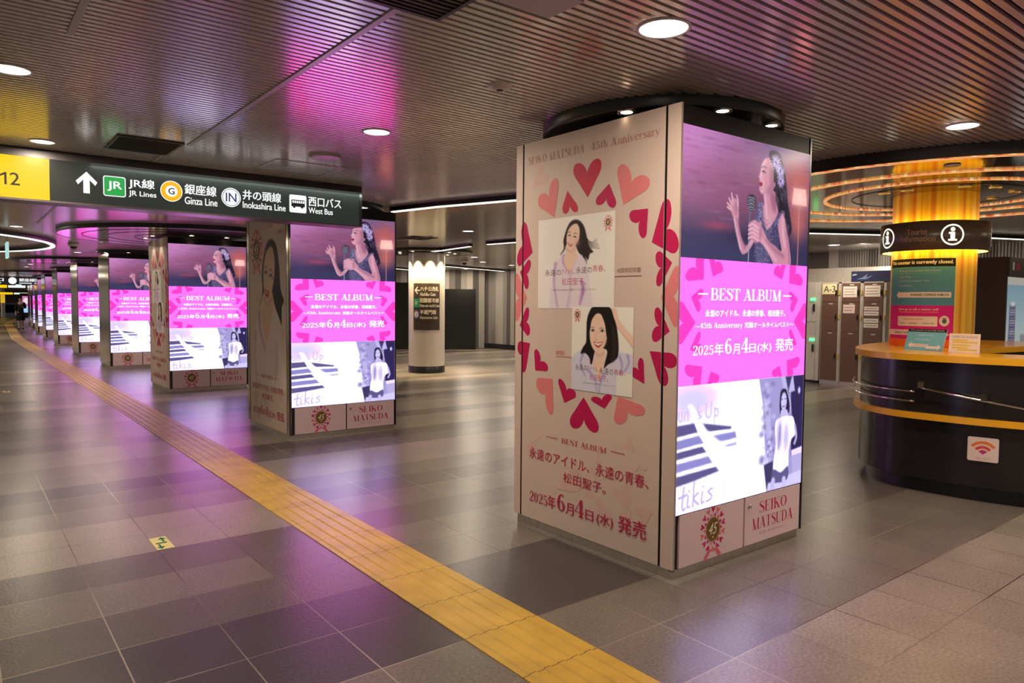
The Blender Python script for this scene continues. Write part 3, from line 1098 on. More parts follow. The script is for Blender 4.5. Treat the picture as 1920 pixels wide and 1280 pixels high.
def paint_mono():
    p = Paint(230, 129, (246, 243, 255))
    p.blob(.45, .6, .35, .4, (255, 255, 255), 1)
    p.blob(.1, .12, .3, .12, (232, 226, 246), .8)
    for pts, c in (([(0, .305), (.115, .30), (.14, .375), (0, .39)], 0), ([(.175, .312), (.39, .372), (.385, .392), (.215, .388)], 0), ([(0, .42), (.15, .405), (.185, .47), (0, .49)], 1),
                   ([(.25, .425), (.42, .42), (.43, .47), (.31, .49)], 1), ([(0, .51), (.175, .495), (.205, .545), (0, .565)], 0), ([(.34, .52), (.43, .508), (.43, .53), (.36, .537)], 2),
                   ([(0, .60), (.22, .585), (.25, .64), (0, .665)], 1), ([(0, .70), (.28, .68), (.305, .72), (.12, .758), (0, .775)], 0)):
        p.poly(pts, ((98, 92, 136), (152, 150, 204), (176, 172, 220))[c], .014, .97, False)
    for pts in ([(0, .405), (.16, .39), (.42, .405)], [(0, .50), (.18, .482), (.43, .49)], [(0, .583), (.2, .565), (.46, .55)], [(0, .68), (.26, .662), (.45, .64)]):
        p.stroke(pts, [.016, .018, .012], (255, 254, 255), .014)
    for k, (ya, yb, xe, c) in enumerate([(.305, .385, .40, (104, 98, 146)), (.395, .48, .43, (150, 148, 200)), (.49, .555, .43, (120, 112, 160)), (.585, .665, .27, (166, 162, 214)), (.69, .77, .30, (116, 108, 156))][:0]):
        p.poly([(0, ya), (.12, ya + .008), (xe * .7, ya + .04), (xe, ya + .06), (xe, yb - .005), (xe * .5, yb - .03), (0, yb)], c, .015, .95, False)
        p.poly([(0, yb), (.3, yb - .03), (.45, yb), (.45, yb + .02), (.3, yb + .0), (0, yb + .03)], (255, 253, 255), .01, 1, False)
    p.poly([(.07, .15), (.10, .15), (.20, .36), (.34, .52), (.46, .60), (.46, .86), (.33, .78), (.25, .62), (.16, .40)], (250, 248, 255), .03, 1, False)
    p.blob(.42, .56, .1, .05, (240, 236, 250), .7)
    pal = (196, 184, 236)
    for pts in ([(.02, .87), (.075, .855)], [(.055, .79), (.045, .92), (.05, .97), (.065, .96)], [(.085, .87), (.08, .95), (.095, .955)], [(.125, .77), (.118, .96)], [(.155, .86), (.123, .9), (.158, .955)],
                [(.185, .86), (.178, .945), (.195, .945)], [(.255, .85), (.225, .87), (.25, .905), (.245, .935), (.215, .945)]):
        p.stroke(pts, [.014, .014], pal, .012, .9)
    p.ell(.09, .83, .008, .009, pal, .01)
    p.ell(.19, .82, .008, .009, pal, .01)
    for pts in ([(.01, .2), (.012, .26), (.03, .265), (.032, .2)], [(.05, .27), (.052, .21), (.07, .21), (.072, .27)], [(.14, .15), (.14, .22)], [(.16, .21), (.145, .235), (.165, .255), (.145, .27)],
                [(.20, .15), (.198, .24), (.215, .27), (.235, .24), (.236, .15)], [(.26, .2), (.258, .32)], [(.26, .21), (.285, .215), (.282, .26), (.26, .26)]):
        p.stroke(pts, [.013, .013], (214, 208, 240), .012, .8)
    p.stroke([(.34, .8), (.345, .95)], [.01, .006], (226, 220, 245), .012, .8)
    # right-hand snapshot
    p.poly([(.603, 0), (.638, .214), (.668, .626), (.692, 1.0), (1, 1), (1, 0)], (176, 170, 212), .012, 1, False)
    p.poly([(.88, 0), (1, 0), (1, .72), (.90, .72)], (52, 44, 84), .02, 1, False)
    p.poly([(.79, 0), (.90, 0), (.92, .14), (.83, .16)], (206, 202, 232), .015, 1, False)
    p.poly([(.83, 0), (.86, .14), (.89, 0)], (70, 62, 104), .02, 1, False)
    p.ell(.96, .14, .02, .03, (226, 224, 244), .015)
    p.poly([(.64, .17), (.70, .16), (.72, .6), (.69, .6)], (204, 200, 230), .02, 1, False)
    rnd = random.Random(4)
    for _ in range(40):
        p.blob(rnd.uniform(.63, .74), rnd.uniform(.05, .75), .03, .02, rnd.choice([(230, 228, 246), (120, 112, 160), (196, 190, 224)]), .6)
    for _ in range(16):
        p.ell(rnd.uniform(.68, .72), rnd.uniform(.55, .75), .02, .02, rnd.choice([(236, 232, 250), (150, 144, 190)]), .01, .8)
    p.poly([(.66, .76), (.74, .74), (.74, 1), (.69, 1)], (70, 64, 100), .015, 1, False)
    p.poly([(.90, .70), (1, .68), (1, .90), (.92, .90)], (196, 190, 224), .012, 1, False)
    p.poly([(.90, .68), (1, .66), (1, .72), (.91, .73)], (240, 238, 250), .01, 1, False)
    p.poly([(.70, .93), (1, .88), (1, 1), (.69, 1)], (228, 224, 246), .02, 1, False)
    # woman: hair, face, shirt, shorts
    p.poly([(.79, .14), (.82, .11), (.86, .14), (.875, .24), (.87, .33), (.84, .35), (.80, .37), (.785, .28)], (44, 38, 66), .012)
    p.stroke([(.845, .12), (.875, .22), (.895, .36)], [.012, .02, .01], (232, 228, 246), .012, .8)
    p.ell(.822, .225, .045, .082, (226, 220, 240), .012)
    p.stroke([(.80, .205), (.812, .20)], [.008, .006], (70, 62, 96), .007)
    p.stroke([(.83, .205), (.842, .20)], [.008, .006], (70, 62, 96), .007)
    p.stroke([(.808, .262), (.822, .272), (.836, .258)], [.006, .012, .006], (120, 100, 140), .007)
    p.poly([(.80, .30), (.85, .30), (.862, .37), (.80, .38)], (216, 208, 234), .01)
    p.poly([(.755, .39), (.81, .36), (.87, .36), (.915, .385), (.938, .53), (.90, .58), (.878, .68), (.876, .82), (.81, .86), (.742, .82), (.758, .6), (.75, .5)], (246, 243, 255), .012)
    p.blob(.79, .52, .03, .09, (168, 160, 204), .7)
    p.blob(.85, .55, .03, .09, (204, 198, 230), .7)
    p.stroke([(.795, .44), (.79, .58), (.782, .64)], [.02, .03, .012], (150, 142, 188), .015, .7)
    p.poly([(.745, .82), (.81, .86), (.873, .82), (.866, .94), (.735, .93)], (104, 98, 138), .012)
    p.stroke([(.93, .46), (.945, .56), (.93, .62)], [.03, .03, .03], (206, 198, 228), .015)
    p.stroke([(.745, .92), (.735, 1.0)], [.06, .05], (214, 206, 232), .015)
    p.stroke([(.84, .93), (.84, 1.0)], [.06, .05], (220, 212, 236), .015)
    return p.out()


def paint_portrait_a(w=120, h=130, bg=(250, 244, 238)):
    """woman leaning to the left, hair blown to the right, pale lilac blouse"""
    p = Paint(w, h, bg)
    p.blob(.1, .5, .3, .5, (248, 238, 240), .6)
    HR, SK, SKD = (38, 26, 24), (250, 216, 196), (226, 176, 160)
    # blouse
    p.poly([(.31, .43), (.25, .50), (.22, .65), (.20, 1.02), (.72, 1.02), (.70, .75), (.68, .55), (.62, .44), (.52, .40), (.40, .40)], (242, 228, 240), .03)
    p.stroke([(.25, .5), (.23, .7), (.28, .98)], [.03, .02, .012], (170, 110, 190), .03, .6)
    p.stroke([(.36, .42), (.36, .50), (.43, .60)], [.03, .025, .01], (176, 112, 196), .03, .6)
    p.stroke([(.60, .70), (.62, .80), (.58, .95)], [.02, .04, .015], (160, 90, 186), .03, .7)
    p.stroke([(.44, .6), (.46, .75), (.42, .98)], [.02, .02, .03], (214, 186, 220), .03, .7)
    p.stroke([(.52, .44), (.50, .52), (.45, .60)], [.02, .015, .008], (220, 190, 216), .02, .7)
    # hair back
    p.poly([(.47, .055), (.55, .05), (.62, .12), (.66, .24), (.69, .34), (.74, .40), (.70, .42), (.68, .48), (.66, .47), (.64, .45), (.56, .40), (.5, .30), (.4, .3), (.37, .36), (.31, .41), (.36, .34), (.355, .25), (.40, .13)], HR, .012)
    for k in range(6):
        p.stroke([(.66, .26 + .02 * k), (.72, .30 + .012 * k), (.78 + .008 * k, .27 + .02 * k)], [.012, .006, .002], HR, .008, .8)
    p.stroke([(.62, .44), (.655, .49), (.66, .52)], [.02, .01, .003], HR, .008)
    # neck and chest
    p.poly([(.40, .30), (.39, .40), (.36, .46), (.43, .60), (.50, .52), (.54, .44), (.52, .36), (.50, .28)], SK, .015)
    p.stroke([(.41, .35), (.46, .38), (.51, .34)], [.03, .02, .01], SKD, .03, .6)
    # face, tilted
    p.poly([(.50, .085), (.435, .12), (.40, .19), (.395, .26), (.405, .32), (.43, .355), (.47, .355), (.52, .31), (.56, .25), (.57, .17), (.55, .10)], SK, .012)
    p.poly([(.50, .06), (.44, .095), (.40, .17), (.385, .26), (.36, .25), (.40, .12), (.46, .05), (.54, .05), (.60, .12), (.60, .24), (.565, .27), (.57, .17), (.55, .11)], HR, .012)
    p.stroke([(.412, .178), (.435, .165), (.455, .175)], [.005, .009, .004], (92, 64, 54), .008, .8)
    p.stroke([(.485, .19), (.51, .185), (.535, .20)], [.005, .009, .004], (92, 64, 54), .008, .8)
    p.stroke([(.42, .208), (.437, .20), (.452, .212)], [.006, .014, .006], (44, 28, 26), .007)
    p.stroke([(.485, .225), (.505, .222), (.525, .236)], [.006, .014, .006], (44, 28, 26), .007)
    p.stroke([(.455, .23), (.448, .255), (.46, .262)], [.004, .005, .004], SKD, .008)
    p.poly([(.418, .278), (.445, .292), (.48, .30), (.46, .325), (.435, .318), (.42, .298)], (206, 82, 84), .008)
    p.stroke([(.428, .292), (.45, .303), (.468, .304)], [.005, .010, .004], (255, 250, 246), .006)
    p.blob(.53, .29, .04, .05, SKD, .5)
    return p.out()


def paint_portrait_b():
    """smiling woman seen from the front, hand in her long straight hair, pale blue blouse"""
    p = Paint(130, 130, (250, 246, 236))
    HR, SK, SKD = (24, 18, 18), (250, 214, 192), (222, 170, 150)
    # blouse
    p.poly([(0, .62), (.08, .55), (.20, .50), (.5, .56), (.76, .50), (.9, .52), (1.0, .52), (1.0, .74), (.76, .76), (.76, 1.02), (0, 1.02)], (226, 222, 244), .02, 1, False)
    p.poly([(.76, .76), (1, .75), (1, 1.02), (.76, 1.02)], (248, 244, 236), .02, 1, False)
    for a in ([(.2, .56), (.16, .68), (.24, .82)], [(.8, .56), (.84, .66), (.8, .76)], [(.92, .54), (.94, .62), (.88, .72)], [(.28, .74), (.40, .84), (.44, .98)], [(.55, .78), (.50, .88), (.48, 1)]):
        p.stroke(a, [.03, .02, .015], (140, 130, 206), .03, .65)
    # arm up to the head
    p.poly([(.60, .0), (.74, .02), (.78, .14), (.88, .24), (1.0, .32), (1.0, .46), (.86, .32), (.74, .22), (.66, .10)], SK, .012, 1, False)
    p.stroke([(.74, .22), (.86, .32), (1.0, .45)], [.012, .014, .012], SKD, .012, .7)
    # hair
    p.poly([(.37, .0), (.30, .06), (.26, .16), (.255, .32), (.25, .42), (.20, .48), (.16, .56), (.24, .55), (.31, .60), (.33, .67), (.36, .66), (.42, .5), (.60, .5), (.55, .70), (.62, .66), (.70, .62), (.77, .56), (.78, .42), (.75, .24), (.70, .12), (.62, .0)], HR, .012)
    p.poly([(.66, .2), (.72, .24), (.76, .42), (.74, .58), (.66, .62), (.68, .42)], (64, 48, 42), .03, .6)
    # neck, chest, face
    p.poly([(.42, .50), (.40, .60), (.36, .66), (.42, .74), (.49, .86), (.53, .74), (.56, .66), (.57, .50)], SK, .015)
    p.stroke([(.42, .54), (.48, .57), (.56, .52)], [.03, .03, .02], SKD, .03, .6)
    p.poly([(.44, .075), (.36, .12), (.325, .20), (.31, .30), (.32, .40), (.36, .48), (.42, .525), (.48, .515), (.55, .46), (.59, .38), (.60, .28), (.57, .18), (.52, .10)], SK, .012)
    p.poly([(.40, .0), (.33, .08), (.30, .2), (.29, .33), (.32, .24), (.34, .16), (.40, .09), (.455, .055), (.50, .09), (.56, .20), (.585, .32), (.62, .42), (.66, .3), (.62, .05), (.55, .0)], HR, .012)
    p.stroke([(.325, .25), (.36, .235), (.395, .25)], [.006, .010, .004], (110, 76, 60), .008, .8)
    p.stroke([(.475, .255), (.51, .24), (.55, .258)], [.006, .010, .004], (110, 76, 60), .008, .8)
    for cx in (.363, .518):
        p.ell(cx, .282, .028, .012, (250, 246, 244), .008)
        p.ell(cx, .28, .013, .013, (30, 20, 18), .006)
        p.stroke([(cx - .033, .284), (cx, .264), (cx + .034, .282)], [.007, .010, .006], (34, 22, 20), .007)
    p.stroke([(.43, .30), (.405, .365), (.42, .382), (.45, .376)], [.004, .006, .008, .004], SKD, .01)
    p.poly([(.375, .405), (.41, .41), (.44, .414), (.48, .408), (.525, .40), (.50, .45), (.45, .475), (.405, .45)], (206, 84, 80), .008)
    p.poly([(.39, .416), (.45, .424), (.51, .412), (.49, .435), (.45, .448), (.41, .435)], (255, 252, 246), .006)
    p.blob(.56, .40, .03, .06, SKD, .4)
    return p.out()


IMG_SING, IMG_MONO, IMG_A, IMG_B = paint_singer(), paint_mono(), paint_portrait_a(), paint_portrait_b()
BESTJ, SLOGAN, NAMEJ = 'BEST ALBUM', '永遠のアイドル、永遠の青春、', '松田聖子。'


def date_line(a, spans, y0, y1, col, big=1.0):
    """2025 y 6 m 4 d (Wed) on sale, each run fitted into its own span"""
    (n1, k1, n2, k2, n3, k3, wd, sale) = spans
    h = y1 - y0
    a.serif('2025', n1[0], n1[1], y0, y0 + h * .62, col)
    a.text('年', k1[0], k1[1], y0 - h * .05, y0 + h * .72, col, .012)
    a.serif('6', n2[0], n2[1], y0, y0 + h, col)
    a.text('月', k2[0], k2[1], y0 - h * .05, y0 + h * .62, col, .012)
    a.serif('4', n3[0], n3[1], y0, y0 + h, col)
    a.text('日', k3[0], k3[1], y0, y0 + h * .58, col, .012)
    a.text('(水)', wd[0], wd[1], y0 - h * .08, y0 + h * .66, col, .012)
    a.text('発売', sale[0], sale[1], y0 - h * .03, y0 + h * .86, col, .015)


def emblem(a, cx, cy, s, gold=True):
    """badge with a scalloped gold disc, a wreath of hearts and a ribbon; s = radius of the wreath"""
    cols = [rgb(204, 24, 92), rgb(240, 120, 130), rgb(222, 50, 120)]
    for k in range(14):
        t = 2 * math.pi * k / 14 + math.pi / 2
        a.poly(heart_at(cx + .84 * s * math.cos(t), cy + 1.08 * s * .92 * math.sin(t), s * .32, t + math.pi), cols[k % 3])
        t += math.pi / 14
        a.poly(heart_at(cx + .66 * s * math.cos(t), cy + .74 * s * math.sin(t), s * .19, t, 1.1), cols[(k + 1) % 3], False)
    for q in (-1, 1):
        a.poly([(cx + q * s * .12, cy - s * 1.0), (cx + q * s * .34, cy - s * .95), (cx + q * s * .72, cy - s * 1.35), (cx + q * s * .60, cy - s * 1.36), (cx + q * s * .56, cy - s * 1.55)], rgb(236, 110, 130))
    a.poly([(cx + (.56 + .035 * (-1) ** k) * s * math.cos(math.pi * k / 24), cy + (.62 + .035 * (-1) ** k) * s * math.sin(math.pi * k / 24)) for k in range(48)], rgb(150, 116, 52))
    a.poly(circle2(cx, cy, .48 * s, .53 * s), rgb(122, 92, 44))
    a.fit(text_polys('45', .35, .0), cx - .34 * s, cx + .36 * s, cy - .26 * s, cy + .32 * s, rgb(250, 238, 206))
    a.poly(heart_at(cx, cy - .40 * s, .13 * s, -math.pi / 2), rgb(240, 226, 190))


LW, LH3 = 1.2215, .6797


def screen(c):
    """screen drive for a displayed colour: whites and pure pinks run at full power"""
    c = np.array(c, float)
    return np.where(c < .85, c / LED_GAIN, c / LED_GAIN + (1 - 1 / LED_GAIN) * (c - .85) / .15)


def led_art():
    PINK, HOT, WH = (tuple(screen(rgb(*q)[:3])) + (1,) for q in ((255, 126, 250), (255, 66, 205), (255, 250, 255)))
    a = Art()
    z0 = .347
    a.grid(screen(IMG_MONO) * np.array((.90, .86, 1.08)), 0, z0, LW, z0 + .683)
    a.grid(screen(IMG_SING), 0, 1.703, LW, 2.386, False)
    b0, b1 = 1.030, 1.703
    a.rect(0, b0, LW, b1, PINK, 1, False)
    Q = lambda u, v: (u * LW, b1 - v * (b1 - b0))

    def H(t, l, r, clip=True):
        pts = heart(Q(*t), Q(*l), Q(*r))
        out = [(min(max(x, 0), LW), min(max(y, b0), b1)) for x, y in pts]
        a.poly(out, HOT, lift=(t == (.161, .163)))
    for t, l, r in [((.161, .163), (.05, .11), (.12, -.03)), ((.225, .135), (.21, -.06), (.28, .03)), ((.075, .303), (.155, .275), (.14, .39)), ((.109, .505), (-.01, .40), (-.01, .61)),
                    ((.075, .716), (.145, .60), (.155, .70)), ((.163, .857), (.055, .895), (.115, 1.03)), ((.225, .90), (.215, 1.05), (.275, .985))]:
        H(t, l, r)
        H((1 - t[0], t[1]), (1 - r[0], r[1]), (1 - l[0], l[1]))
    X = lambda u: u * LW
    Yv = lambda v: b1 - v * (b1 - b0)
    a.k += 1
    a.serif('BEST ALBUM', X(.215), X(.77), Yv(.326), Yv(.228), WH)
    a.rect(X(.126), Yv(.282), X(.193), Yv(.272), WH, 1, False)
    a.rect(X(.789), Yv(.282), X(.86), Yv(.272), WH, 1, False)
    a.text('永遠のアイドル、永遠の青春、松田聖子。', X(.178), X(.81), Yv(.458), Yv(.403), WH, .012, 0, False)
    a.serif('45th Anniversary', X(.142), X(.457), Yv(.562), Yv(.506), WH, False)
    a.text('～', X(.108), X(.138), Yv(.542), Yv(.53), WH, .03, 0, False)
    a.text('究極オールタイムベスト～', X(.475), X(.888), Yv(.556), Yv(.506), WH, .012, 0, False)
    date_line(a, [(X(.097), X(.242)), (X(.25), X(.314)), (X(.326), X(.376)), (X(.387), X(.438)), (X(.451), X(.508)), (X(.515), X(.567)), (X(.582), X(.697)), (X(.735), X(.888))], Yv(.765), Yv(.640), WH)
    return a


LED_ART = led_art()
PAPERC = rgb(220, 198, 187)


def pale_hearts(a, rects, seed):
    rnd = random.Random(seed)
    for _ in range(len(rects) * 9):
        x0, x1, y0, y1 = rects[_ % len(rects)]
        s_ = rnd.uniform(.07, .17)
        x, y = rnd.uniform(x0 + s_ * .7, x1 - s_ * .7), rnd.uniform(y0 + s_ * .7, y1 - s_ * .7)
        a.poly(heart_at(x, y, s_, rnd.uniform(0, 6.28)), rnd.choice([rgb(226, 192, 182), rgb(224, 196, 186), rgb(222, 186, 178)]))


def clip_u(pts, u0, u1):
    """cut a polygon to u0 <= u <= u1"""
    for lim, sg in ((u0, 1), (u1, -1)):
        out = []
        for i in range(len(pts)):
            p, q = pts[i], pts[(i + 1) % len(pts)]
            a_, b_ = sg * (p[0] - lim), sg * (q[0] - lim)
            if a_ >= 0:
                out.append(p)
            if a_ * b_ < 0:
                t = a_ / (a_ - b_)
                out.append((lim, p[1] + t * (q[1] - p[1])))
        pts = out
        if len(pts) < 3:
            return []
    return pts


HEARTS = [(((.676, 2.084), (.592, 2.284), (.741, 2.286)), ROSE), (((.382, 1.996), (.25, 2.139), (.368, 2.215)), SALM), (((.962, 2.01), (.97, 2.217), (1.116, 2.14)), SALM),
          (((.499, 2.142), (.487, 2.012), (.572, 2.012)), ROSE), (((.849, 2.141), (.770, 2.034), (.871, 2.01)), MAG), (((1.142, 1.971), (1.023, 1.925), (1.093, 1.836)), MAG),
          (((1.172, 1.791), (1.290, 1.966), (1.340, 1.791)), MAG), (((.173, 1.788), (.063, 1.945), (.022, 1.769)), MAG), (((.045, 1.665), (.150, 1.705), (.133, 1.585)), MAG),
          (((1.311, 1.675), (1.205, 1.70), (1.212, 1.585)), MAG), (((1.24, 1.495), (1.36, 1.60), (1.36, 1.40)), SALM), (((.12, 1.495), (-.005, 1.60), (-.005, 1.40)), SALM),
          (((.046, 1.315), (.140, 1.405), (.150, 1.29)), MAG), (((1.304, 1.317), (1.205, 1.414), (1.190, 1.30)), MAG),
          (((.156, 1.201), (.035, 1.150), (.079, 1.032)), MAG), (((.213, 1.03), (.240, 1.150), (.32, 1.075)), MAG), (((.38, .989), (.245, .914), (.343, .79)), SALM),
          (((.495, .851), (.470, .985), (.57, .936)), MAG), (((.664, .904), (.593, .715), (.749, .715)), MAG), (((.84, .856), (.755, .913), (.859, .937)), MAG),
          (((.944, .94), (.977, .795), (1.115, .859)), SALM), (((1.137, 1.028), (1.05, 1.10), (1.10, 1.155)), MAG), (((1.171, 1.207), (1.29, 1.05), (1.345, 1.15)), MAG)]


def add_hearts(a, u0, u1):
    first = True
    for (t, l, r), c in HEARTS:
        pts = clip_u(heart(t, l, r), u0, u1)
        if pts:
            a.poly(pts, c, first)
            first = False


def heart_poster():
    a = Art()
    a.rect(.081, .056, 1.251, 2.489, PAPERC)
    pale_hearts(a, [(.1, 1.24, .06, .75), (.1, 1.24, .1, .7), (.1, 1.24, 2.1, 2.45)], 3)
    add_hearts(a, .081, 1.251)
    a.grid(IMG_A, .232, 1.430, .902, 1.985)
    a.text('永遠の', .30, .45, 1.632, 1.672, rgb(84, 62, 56))
    a.text('アイドル、', .455, .575, 1.634, 1.668, rgb(200, 60, 80), 0, 0, False)
    a.text('永遠の', .585, .72, 1.640, 1.680, rgb(84, 62, 56), 0, 0, False)
    a.text('青春、', .725, .83, 1.645, 1.684, rgb(200, 60, 80), 0, 0, False)
    a.text('松田聖子。', .46, .67, 1.572, 1.615, rgb(200, 60, 110), 0, 0, False)
    a.text('～45th Anniversary 究極オールタイムベスト～', .36, .76, 1.535, 1.552, rgb(90, 70, 64), 0, 0, False)
    emblem(a, .846, 1.925, .034)
    a.grid(IMG_B, .556, .943, 1.052, 1.442)
    T = [rgb(70, 50, 46), rgb(200, 60, 80)]
    a.text('永遠の', .590, .690, 1.062, 1.098, T[0])
    a.text('アイドル、', .695, .785, 1.064, 1.094, T[1], 0, 0, False)
    a.text('永遠の', .792, .905, 1.054, 1.092, T[0], 0, 0, False)
    a.text('青春、', .910, 1.00, 1.056, 1.090, T[1], 0, 0, False)
    a.text('松田聖子。', .715, .865, 1.012, 1.048, rgb(200, 60, 110), 0, 0, False)
    a.text('～45th Anniversary 究極オールタイムベスト～', .65, .93, .985, .998, T[0], 0, 0, False)
    emblem(a, .603, 1.395, .030)
    a.k = 40
    a.serif('SEIKO MATSUDA', .121, .643, 2.348, 2.398, rgb(205, 160, 150))
    a.serif('45th Anniversary', .696, 1.217, 2.338, 2.394, rgb(190, 140, 130), False)
    a.text('45周年記念盤', .922, 1.098, 1.634, 1.662, rgb(150, 110, 100), 0, 0, False)
    a.rect(.902, 1.613, 1.105, 1.617, rgb(170, 110, 110), 1, False)
    a.text('通常盤', .411, .491, 1.145, 1.172, rgb(220, 130, 130), 0, 0, False)
    a.rect(.411, 1.133, .556, 1.137, rgb(220, 130, 130), 1, False)
    C = rgb(192, 44, 84)
    a.serif('BEST ALBUM', .473, .858, .597, .631, rgb(200, 80, 100), False)
    for x0, x1 in ((.328, .437), (.891, 1.003)):
        a.rect(x0, .616, x1, .620, C, 1, False)
    a.text('永遠のアイドル、永遠の青春、', .162, 1.18, .455, .527, C, .006, 0, False)
    a.text('松田聖子。', .494, .858, .358, .421, C, .006, 0, False)
    date_line(a, [(.171, .345), (.352, .423), (.440, .510), (.520, .590), (.600, .682), (.694, .760), (.790, .920), (.962, 1.17)], .172, .279, C)
    return a


def strip_art(u0, u1):
    a = Art()
    a.rect(u0, .056, u1, 2.489, PAPERC)
    add_hearts(a, u0, u1)
    return a


def portrait_poster():
    a = Art()
    a.rect(.081, .056, 1.251, 2.489, rgb(226, 206, 186))
    a.grid(IMG_BIG, .081, .52, 1.251, 2.42)
    pale_hearts(a, [(.1, 1.24, .06, .6)], 8)
    emblem(a, .34, 2.06, .20)
    C = rgb(196, 70, 84)
    a.k = 24
    a.serif('BEST ALBUM', .48, .84, .60, .64, C)
    for x0, x1 in ((.3, .44), (.88, 1.02)):
        a.rect(x0, .618, x1, .623, C, 1, False)
    a.text('永遠のアイドル、永遠の青春、', .162, 1.18, .455, .527, C, .006, 0, False)
    a.text('松田聖子。', .494, .858, .358, .421, C, .006, 0, False)
    date_line(a, [(.171, .345), (.352, .423), (.440, .510), (.520, .590), (.600, .682), (.694, .760), (.790, .920), (.962, 1.17)], .172, .279, C)
    a.text('—永遠のアイドル', .72, 1.1, 2.28, 2.32, rgb(214, 130, 120), 0, 0, False)
    a.text('松田聖子', .98, 1.2, 2.19, 2.23, rgb(214, 130, 120), 0, 0, False)
    return a


def paint_big():
    """tall portrait poster: same woman, framed from the waist up, u x z = 1.174 x 1.9"""
    p = Paint(110, 178, (228, 208, 188))
    f = lambda u, z: ((u - .079) / 1.174, (2.42 - z) / 1.9)
    HR, SK, SKD = (40, 28, 30), (236, 200, 170), (206, 158, 134)
    g = lambda *l: [f(*q) for q in l]
    p.poly(g((.50, 1.36), (.33, 1.25), (.25, 1.0), (.20, .4), (1.2, .4), (1.15, .9), (1.05, 1.25), (.9, 1.42), (.7, 1.45)), (236, 220, 212), .02)
    p.stroke(g((.42, 1.32), (.44, 1.15), (.60, .92)), [.03, .02, .01], (190, 100, 180), .03, .7)
    p.stroke(g((.28, 1.1), (.26, .8), (.3, .55)), [.03, .02, .02], (200, 150, 190), .03, .6)
    p.stroke(g((.95, 1.0), (.98, .8), (.92, .6)), [.02, .03, .02], (206, 160, 190), .03, .6)
    p.poly(g((.74, 2.12), (.86, 2.14), (.98, 2.06), (1.06, 1.85), (1.10, 1.60), (1.19, 1.47), (1.13, 1.40), (1.12, 1.22), (1.06, 1.28), (.92, 1.42), (.8, 1.6), (.55, 1.55), (.42, 1.40), (.52, 1.55), (.53, 1.80), (.62, 2.02)), HR, .012)
    p.poly(g((.58, 1.56), (.56, 1.40), (.50, 1.30), (.62, .96), (.76, 1.2), (.86, 1.38), (.84, 1.55), (.78, 1.65)), SK, .015)
    p.stroke(g((.60, 1.5), (.70, 1.44), (.82, 1.52)), [.03, .03, .02], SKD, .03, .6)
    p.poly(g((.80, 2.07), (.67, 2.02), (.58, 1.88), (.56, 1.72), (.58, 1.57), (.64, 1.47), (.72, 1.47), (.83, 1.57), (.91, 1.74), (.93, 1.9), (.89, 2.03)), SK, .012)
    p.poly(g((.80, 2.13), (.65, 2.05), (.57, 1.9), (.54, 1.7), (.51, 1.72), (.56, 1.95), (.70, 2.12), (.86, 2.14), (.98, 2.03), (1.0, 1.78), (.92, 1.72), (.93, 1.9), (.88, 2.03)), HR, .012)
    for a_, b_, c_ in (((.59, 1.83), (.64, 1.86), (.69, 1.83)), ((.75, 1.80), (.81, 1.82), (.87, 1.77))):
        p.stroke(g(a_, b_, c_), [.004, .007, .004], (96, 66, 56), .006, .8)
        p.stroke(g(*[(u, z - .06) for u, z in (a_, b_, c_)]), [.006, .013, .006], (44, 28, 28), .006)
    p.stroke(g((.68, 1.75), (.66, 1.67), (.69, 1.655)), [.004, .005, .004], SKD, .007)
    p.poly(g((.60, 1.615), (.66, 1.59), (.75, 1.575), (.71, 1.51), (.65, 1.52), (.61, 1.56)), (196, 72, 72), .008)
    p.stroke(g((.63, 1.585), (.67, 1.565), (.72, 1.56)), [.004, .009, .004], (250, 240, 230), .006)
    return p.out()


IMG_BIG = paint_big()

# ------------------------------------------------------------------ advertising kiosks
KW, KD, KT = 1.251, 1.354, 2.491
HW, HD = KW / 2, KD / 2
KIOSKS = [(2.952, 2.388), (2.771, 7.321), (2.710, 12.400), (2.651, 17.468), (2.658, 22.44), (2.683, 27.50), (2.804, 32.77), (2.932, 37.6), (3.15, 43.0), (3.40, 48.2)]
KC = [(x + HW, y + HD) for x, y in KIOSKS]
KLAB = ['advertising kiosk nearest the camera with white heart poster on its side and lit screen',
        'second advertising kiosk in the row, long-haired woman poster on its narrow side',
        'third advertising kiosk in the row with faded heart poster under the big round canopy',
        'fourth advertising kiosk in the row, first with bare polished steel side',
        'fifth advertising kiosk in the row, steel side, behind the fourth',
        'sixth advertising kiosk in the row, steel side, behind the fifth',
        'seventh advertising kiosk in the row, steel side, narrow sliver of screen',
        'eighth advertising kiosk in the row, third from the far end',
        'ninth advertising kiosk in the row, last but one and tiny in view',
        'tenth and farthest advertising kiosk, only its edge showing near the walking person']

FRONT = lambda u, v, k: (-HW + u, -HD - k, v)                 # u measured from the kiosk's left front edge
SIDE = lambda u, v, k: (-HW - k, HD - u, v)                   # u measured from the back edge of the left side


